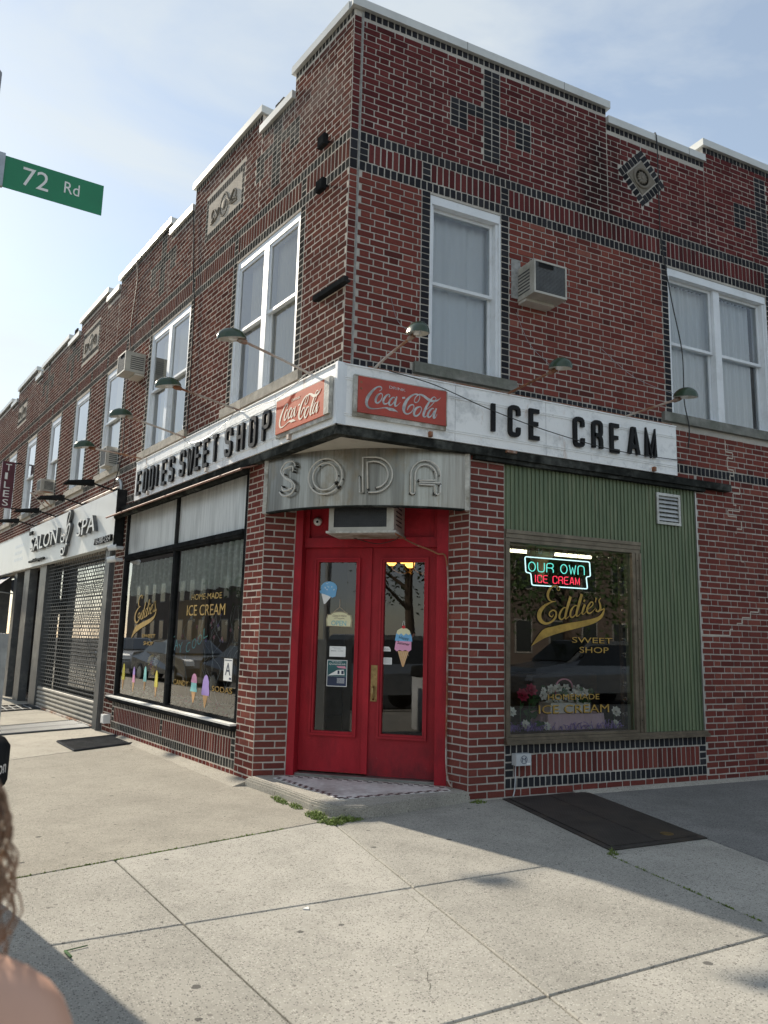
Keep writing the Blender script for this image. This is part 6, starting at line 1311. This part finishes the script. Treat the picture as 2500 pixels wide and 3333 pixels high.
# ------------------------------------------------------------------ street sign
S = thing('street_sign','green street name blade reading 72 Rd on a steel pole','sign',(-2.98,-.9,.02))
a, b = Vector((-2.885,-.905,0)), Vector((-2.23,-.84,0)); d = (b-a).normalized(); SF = Fr(a, d, Vector((d.y,-d.x,0)), 1); Lh = (b-a).length
mb = MB(); mb.box(SF,0,Lh,-.004,.0,4.40,4.63); mb.obj('blade','street_green',S)
mb = MB(); text(mb,SF,'72',.135,4.455,.165,.135,.0008,.0012); text(mb,SF,'Rd',.40,4.49,.10,.085,.0008,.0012); mb.obj('lettering','print_white',S)
mb = MB(); mb.tube([(-2.99,-.93,.0),(-2.99,-.93,5.2)],.05,14); mb.obj('pole','galvanised',S); mb = MB(); mb.box(SF,-.07,.02,-.02,.012,4.40,4.64); mb.obj('clamp','galvanised',S)
S = thing('signal_cabinet','grey traffic signal cabinet standing at the foot of the street sign pole','cabinet',(-2.9,-1.02,.02)); CF = Fr((-2.90,-1.02,0),(.955,.295,0),(.295,-.955,0),1)
mb = MB(); mb.box(CF,-.3,.31,-.2,.2,.1,1.45); mb.obj('case','galvanised',S); mb = MB(); mb.box(CF,-.33,.34,-.23,.23,.021,.1); mb.obj('base','concrete_stoop',S); mb = MB(); mb.box(CF,-.26,.27,.2,.212,.2,1.36); mb.lathe(CF.P(.2,.212,1.0),[(.03,0),(.02,.02)],10,0,CF.o); mb.obj('door','galvanised',S)
# litter bin at the frame edge
S = thing('litter_bin','grey round litter bin with black rim and white lettering at the pavement edge','bin',(-2.79,-2.83,.02)); bc_ = Vector((-2.79,-2.83,.02))
mb = MB(); mb.lathe(bc_,[(.24,.0),(.265,.03),(.27,.86)],28); mb.obj('body','plastic_grey',S,smooth=True); mb = MB(); mb.lathe(bc_,[(.285,.86),(.292,.88),(.292,1.0),(.27,1.03),(.2,1.035)],28); mb.obj('rim','black_paint',S,smooth=True)
v, f = text_mesh("Don"); mb = MB(); x0 = min(p[0] for p in v)
vd = (CAM-bc_); a0 = math.atan2(vd.y,vd.x)
for p in v: an = a0 + .80 + (p[0]-x0)*.07/.293; mb.v.append((bc_.x+.2935*math.cos(an), bc_.y+.2935*math.sin(an), bc_.z+.915+p[1]*.07))
for q in f: mb.face(q)
mb.obj('lettering','print_white',S)
# ------------------------------------------------------------------ girl at the edge of the frame, back to the camera
fx, fy = Vector((.902,-.432,0)), Vector((.432,.902,0))       # her right, her facing
GP = thing('person','bare shouldered child with long curly brown hair, back turned','person',(-2.633,-5.276,.02)); g0 = Vector((-2.633,-5.276,.02))
def gp(r, f_, h): return g0 + fx*r + fy*f_ + Vector((0,0,h))
J = {'pel':(0,0,.70,.105),'wai':(0,.01,.82,.09),'che':(0,.0,.98,.105),'upc':(0,-.01,1.06,.08),'nek':(-.01,.0,1.11,.042),'nk2':(-.02,.015,1.15,.042)}
E2 = [('pel','wai'),('wai','che'),('che','upc'),('upc','nek'),('nek','nk2')]
for s, n in ((1,'r'),(-1,'l')):
    J.update({'sh'+n:(s*.165,-.01,1.05,.056),'el'+n:(s*.2,-.03,.82,.036),'wr'+n:(s*.205,.05,.64,.025),'hn'+n:(s*.205,.075,.585,.022),'hp'+n:(s*.065,0,.64,.085),'kn'+n:(s*.075,.02,.37,.055),'an'+n:(s*.075,-.01,.075,.036),'to'+n:(s*.085,.11,.03,.03)})
    E2 += [('upc','sh'+n),('sh'+n,'el'+n),('el'+n,'wr'+n),('wr'+n,'hn'+n),('pel','hp'+n),('hp'+n,'kn'+n),('kn'+n,'an'+n),('an'+n,'to'+n)]
    for q, (dx,dy,l) in enumerate(((.028,.0,.04),(.014,.012,.06),(.0,.012,.065),(-.014,.01,.058))):
        a_, b_ = f'f{q}a{n}', f'f{q}b{n}'; J[a_] = (s*(.205)+dx*.6,.085+dy,.56,.0085); J[b_] = (s*.203+dx*.7,.10+dy,.56-l,.0075); E2 += [('hn'+n,a_),(a_,b_)]
    J['ta'+n] = (s*.185,.095,.585,.0095); J['tb'+n] = (s*.181,.11,.55,.008); E2 += [('hn'+n,'ta'+n),('ta'+n,'tb'+n)]
ks = list(J); me = bpy.data.meshes.new('body'); me.from_pydata([tuple(gp(*J[k][:3])) for k in ks], [(ks.index(a),ks.index(b)) for a,b in E2], [])
ob = bpy.data.objects.new('body', me); COL.objects.link(ob); md = ob.modifiers.new('skin','SKIN'); sv = me.skin_vertices[0].data if me.skin_vertices else None
if sv is None:
    bm = bmesh.new(); bm.from_mesh(me); bm.verts.layers.skin.verify(); bm.to_mesh(me); bm.free(); sv = me.skin_vertices[0].data
for i, k in enumerate(ks): sv[i].radius = (J[k][3],)*2; sv[i].use_root = k == 'pel'
ss = ob.modifiers.new('sub','SUBSURF'); ss.levels = ss.render_levels = 2; me.materials.append(MT['skin']); adopt(ob, GP)
md.use_smooth_shade = True
# head with face
hc = gp(-.014,.02,1.232); mb = MB(); seg, rg = 24, 18; b = 0
for j in range(rg+1):
    ph = math.pi*j/rg
    for i in range(seg):
        th = 2*math.pi*i/seg; x, y, z = math.sin(ph)*math.cos(th), math.sin(ph)*math.sin(th), math.cos(ph)
        r, f_, h = x*.074, y*.092, z*.108
        if y > 0 and z < 0: r *= 1+.25*z*y
        if y > .75 and -.35 < z < .12 and abs(x) < .25: f_ += .016*(1-abs(x)/.25)*(1-abs(z+.12)/.26)   # nose
        if y > .7 and .12 < z < .3 and .2 < abs(x) < .55: f_ -= .006                                      # eye sockets
        if y > .7 and -.62 < z < -.42 and abs(x) < .35: f_ += .004                                        # lips
        mb.v.append(tuple(hc + fx*r + fy*f_ + Vector((0,0,h))))
for j in range(rg):
    for i in range(seg): i2 = (i+1) % seg; mb.face((j*seg+i, (j+1)*seg+i, (j+1)*seg+i2, j*seg+i2))
hd = mb.obj('head','skin',GP,smooth=True)
for s in (-1,1):
    mb = MB(); mb.lathe(hc+fx*s*.03+fy*.078+Vector((0,0,.012)),[(.012,0),(.009,.006),(.002,.008)],10,0,fy); mb.obj('eye','print_white',hd,smooth=True)
    mb = MB(); mb.lathe(hc+fx*s*.03+fy*.0855+Vector((0,0,.012)),[(.005,0),(.003,.001)],8,0,fy); mb.obj('pupil','black_letter',hd)
    mb = MB(); mb.lathe(hc+fx*s*.07+Vector((0,0,-.005)),[(.02,-.004),(.024,.004),(.014,.01)],10,0,fx*s); mb.obj('ear','skin',hd,smooth=True)
mb = MB(); ribbon(mb,Fr(hc+fy*.0915,fx,fy,1),catmull([(-.02,-.05),(-.008,-.046),(0,-.048),(.008,-.046),(.02,-.05)],3),-.006,.001,0,.008); mb.obj('mouth','petal_pink',hd)
mb = MB(); rgn = random.Random(3)
for i in range(330):
    a = rgn.uniform(-.25*math.pi,1.25*math.pi) + math.pi; el = rgn.uniform(.05,1.45); d = fx*math.cos(a)*math.cos(el) + fy*math.sin(a)*math.cos(el) + Vector((0,0,math.sin(el)))
    p = hc + Vector((0,0,.01)) + fx*d.dot(fx)*.078 + fy*d.dot(fy)*.096 + Vector((0,0,d.z*.112)); out = (d - Vector((0,0,d.z))).normalized(); ln = rgn.uniform(.19,.30); ph = rgn.uniform(0,6.28); amp = rgn.uniform(.008,.022); pts = []
    for k in range(20):
        t = k/19; q = p + out*(.02*math.sin(t*2.4)+.012) + Vector((0,0,-ln*t*t*.5-ln*t*.5)) ; q += fx*amp*math.sin(ph+t*15)*min(1,t*1.6) + fy*amp*math.cos(ph+t*15)*min(1,t*1.6); pts.append(q)
    mb.tube(pts,[.0022*(1-.7*k/19) for k in range(20)],4,0,False)
mb.obj('hair','hair_brown',GP,smooth=True,kind='stuff')
mb = MB(); 
prof = [(.86,.112,.095),(.78,.118,.10),(.92,.118,.098),(.99,.124,.10),(1.03,.11,.09)]
prof = sorted(prof)
for h,rx,ry in prof:
    for i in range(24): th = 2*math.pi*i/24; mb.v.append(tuple(gp(rx*1.08*math.cos(th),ry*1.12*math.sin(th),h-.03)))
for j in range(len(prof)-1):
    for i in range(24): i2 = (i+1) % 24; mb.face((j*24+i,j*24+i2,(j+1)*24+i2,(j+1)*24+i))
mb.obj('top','shirt',GP,smooth=True)
mb = MB()
for s in (-1,1): mb.tube([gp(s*.05,0,.74),gp(s*.07,0,.62),gp(s*.076,.015,.45)],[.112,.105,.085],18,0,False)
mb.obj('shorts','shorts',GP,smooth=True)
# ------------------------------------------------------------------ street behind the camera (seen in the windows)
def car(x, y, ang, paint, label, h=1.45, suv=False):
    S = thing('parked_car', label, 'car', (x,y,-.15)); F = Fr((x,y,-.15),(math.cos(ang),math.sin(ang),0),(-math.sin(ang),math.cos(ang),0),1); hw_ = .9
    if suv: pr = [(-2.25,.45),(-2.3,.95),(-2.2,1.6),(-1.9,1.72),(.4,1.72),(1.15,1.15),(2.05,1.02),(2.3,.8),(2.3,.4)]
    else: pr = [(-2.35,.45),(-2.4,.85),(-2.2,1.0),(-1.6,1.05),(-.9,1.42),(.3,1.45),(1.15,1.0),(2.1,.88),(2.35,.65),(2.35,.4)]
    mb = MB(); n = len(pr)
    rings = []
    for o_, k in ((-hw_,.0),(-hw_+.06,1),(hw_-.06,1),(hw_,.0)):
        rings.append([F.P(u,o_*(1 if z < 1.02 else .8 if abs(o_) > .87 else .84),z) for u,z in pr])
    b = 0
    for r in rings: mb.v += [tuple(p) for p in r]
    for k in range(3):
        for i in range(n): j = (i+1) % n; mb.face((k*n+i, k*n+j, (k+1)*n+j, (k+1)*n+i))
    mb.face(range(n-1,-1,-1)); mb.face(range(3*n,4*n)); bd = mb.obj('body',paint,S)
    zt = 1.62 if suv else 1.36
    gl = [(-1.95,1.1),(-1.8,zt),(-.2,zt),(.35,zt-.02),(.95,1.1)] if suv else [(-1.35,1.05),(-.85,zt),(.25,zt),(.95,1.02)]
    for s in (-1,1):
        mb = MB(); mb.poly([F.P(u,s*(.745 if z > 1.2 else .86),z) for u,z in gl]); o = mb.obj('side_window','car_glass',S)
        mb = MB(); mb.slab(F,[(2.2,.7),(2.33,.72),(2.28,.85),(2.0,.9)],s*.6,s*.87); mb.obj('headlight','print_white',S)
        for u in (-1.45,1.4):
            mb = MB(); mb.lathe(F.P(u,s*.72,.34),[(.33,0),(.34,.05),(.34,.17),(.3,.2)],22,0,F.o*s); wh = mb.obj('wheel','rubber_black',S); mb = MB(); mb.lathe(F.P(u,s*.92,.34),[(.22,0),(.2,.012),(.06,.02)],14,0,F.o*s); mb.obj('rim','galvanised',wh)
    mb = MB(); a0, a1 = ((.42,1.70),(1.1,1.2)) if suv else ((.36,1.43),(1.1,1.05))
    mb.poly([F.P(a0[0]+.04,-.66,a0[1]),F.P(a0[0]+.04,.66,a0[1]),F.P(a1[0]+.04,.76,a1[1]),F.P(a1[0]+.04,-.76,a1[1])]); mb.obj('windscreen','car_glass',S)
la = math.atan2(LD.y,LD.x)
def kx(y): return -5.4 - (y+8.8)*.15
CP = lambda u, o=6.0: LF.P(u,o,0)
car(CP(12.5).x,CP(12.5).y,la+math.pi,'car_black','black sedan parked at the kerb facing the black framed shop window'); car(-7.3,-4.6,la,'car_silver','silver grey utility vehicle parked at the kerb near the street corner',1.7,True); car(CP(18.3).x,CP(18.3).y,la+math.pi,'car_grey','dark grey sedan parked behind the black sedan'); car(CP(24).x,CP(24).y,la+math.pi,'car_silver','silver sedan parked behind the dark grey sedan')
car(5.6,-9.9,math.pi,'car_grey','grey utility vehicle parked at the kerb across from the green siding',1.7,True); car(11.2,-9.9,math.pi,'car_silver','silver utility vehicle parked at the kerb farther from the corner',1.7,True)
def tree(x, y, h, label, seed):
    rg = random.Random(seed); S = thing('street_tree', label, 'tree', (x,y,.0)); mb = MB(); mb.tube([(x,y,0),(x+.05,y,1.6),(x-.05,y+.05,3.0),(x,y,h*.7)],[.17,.14,.11,.05],10)
    for k in range(9): an = rg.uniform(0,6.28); z = 2.3+k*.3; mb.tube([(x,y,z),(x+math.cos(an)*1.0,y+math.sin(an)*1.0,z+.7),(x+math.cos(an)*1.9,y+math.sin(an)*1.9,z+1.1)],[.06,.04,.015],6)
    mb.obj('trunk','bark',S); mb = MB()
    for k in range(70):
        c = Vector((x+rg.gauss(0,1.15),y+rg.gauss(0,1.15),h*.62+rg.gauss(0,h*.13)))
        for i in range(45):
            p = c + Vector((rg.gauss(0,.34),rg.gauss(0,.34),rg.gauss(0,.26))); d = Vector((rg.uniform(-1,1),rg.uniform(-1,1),rg.uniform(-1,.4))).normalized(); e = d.orthogonal().normalized(); s = rg.uniform(.05,.11); mb.poly([p, p+d*s+e*s*.4, p+d*s*2, p+d*s-e*s*.4])
    mb.obj('crown','foliage',S)
tree(8.6,-11.6,5.6,'leafy street tree behind the grey utility vehicle',1); tree(12.5,-12.2,6.0,'leafy street tree behind the silver utility vehicle',5); tree(16.5,-12.0,6.0,'leafy street tree farther along the wide street',9); tree(-10.5,-8.5,7.5,'leafy tree across the street corner from the red doors',4); tree(CP(21).x-6,CP(21).y,6.5,'leafy tree across the narrow street behind the parked sedans',8)
def house(fr, u0, u1, d, h, label, gable, spires=()):
    S = thing('brick_house', label, 'house', fr.P((u0+u1)/2,0,-.15)); mb = MB(); mb.box(fr,u0,u1,-d,0,-.15,h); mb.obj('wall','house_wall',S)
    mb = MB(); um = (u0+u1)/2
    if gable: mb.hexa([fr.P(u0-.2,-d,h),fr.P(u1+.2,-d,h),fr.P(u1+.2,.2,h),fr.P(u0-.2,.2,h),fr.P(um-.1,-d,h+3),fr.P(um+.1,-d,h+3),fr.P(um+.1,.2,h+3),fr.P(um-.1,.2,h+3)])
    else: mb.box(fr,u0-.1,u1+.1,-d,.15,h,h+.3)
    for s in spires: mb.hexa([fr.P(s-.3,-.6,h),fr.P(s+.3,-.6,h),fr.P(s+.3,0,h),fr.P(s-.3,0,h),fr.P(s-.3,-.6,h+1.2),fr.P(s+.3,-.6,h+1.2),fr.P(s+.3,0,h+1.2),fr.P(s-.3,0,h+1.2)]); mb.hexa([fr.P(s-.35,-.65,h+1.2),fr.P(s+.35,-.65,h+1.2),fr.P(s+.35,.05,h+1.2),fr.P(s-.35,.05,h+1.2),fr.P(s-.02,-.3,h+2.4),fr.P(s+.02,-.3,h+2.4),fr.P(s+.02,-.28,h+2.4),fr.P(s-.02,-.28,h+2.4)])
    mb.obj('roof','house_roof',S)
    for k in range(int((u1-u0)/2)):
        for z in (1.0,4.0):
            if z+1.6 < h: mb = MB(); u = u0+.5+k*2; mb.box(fr,u,u+1.0,-.05,.04,z,z+1.6); w_ = mb.obj('window','house_trim',S); mb = MB(); mb.box(fr,u+.08,u+.92,.041,.05,z+.08,z+1.52); mb.obj('pane','car_glass',w_)
OL = Fr(LF.P(0,19,0), LD, -LN, 1); ORr = Fr((0,-24,0),(1,0,0),(0,1,0),1)
for k, (a,b,h,g,sp,tx) in enumerate(((14,26,6.5,True,(),'gabled brick house nearest the corner across the narrow street'),(26.5,46,7.2,False,(30,35,41),'flat roofed brick house with three small spires'),(46.5,64,9,True,(),'gabled brick house next to the spired one'))): house(OL,a,b,8,h,tx,g,sp)
for k, (a,b,h,g,tx) in enumerate(((6,18,7.5,True,'gabled brick house over the wide street nearest the corner'),(18.5,30,6.5,False,'flat roofed brick house over the wide street'),(30.5,44,8,True,'tall gabled brick house over the wide street'))): house(ORr,a,b,8,h,tx,g)
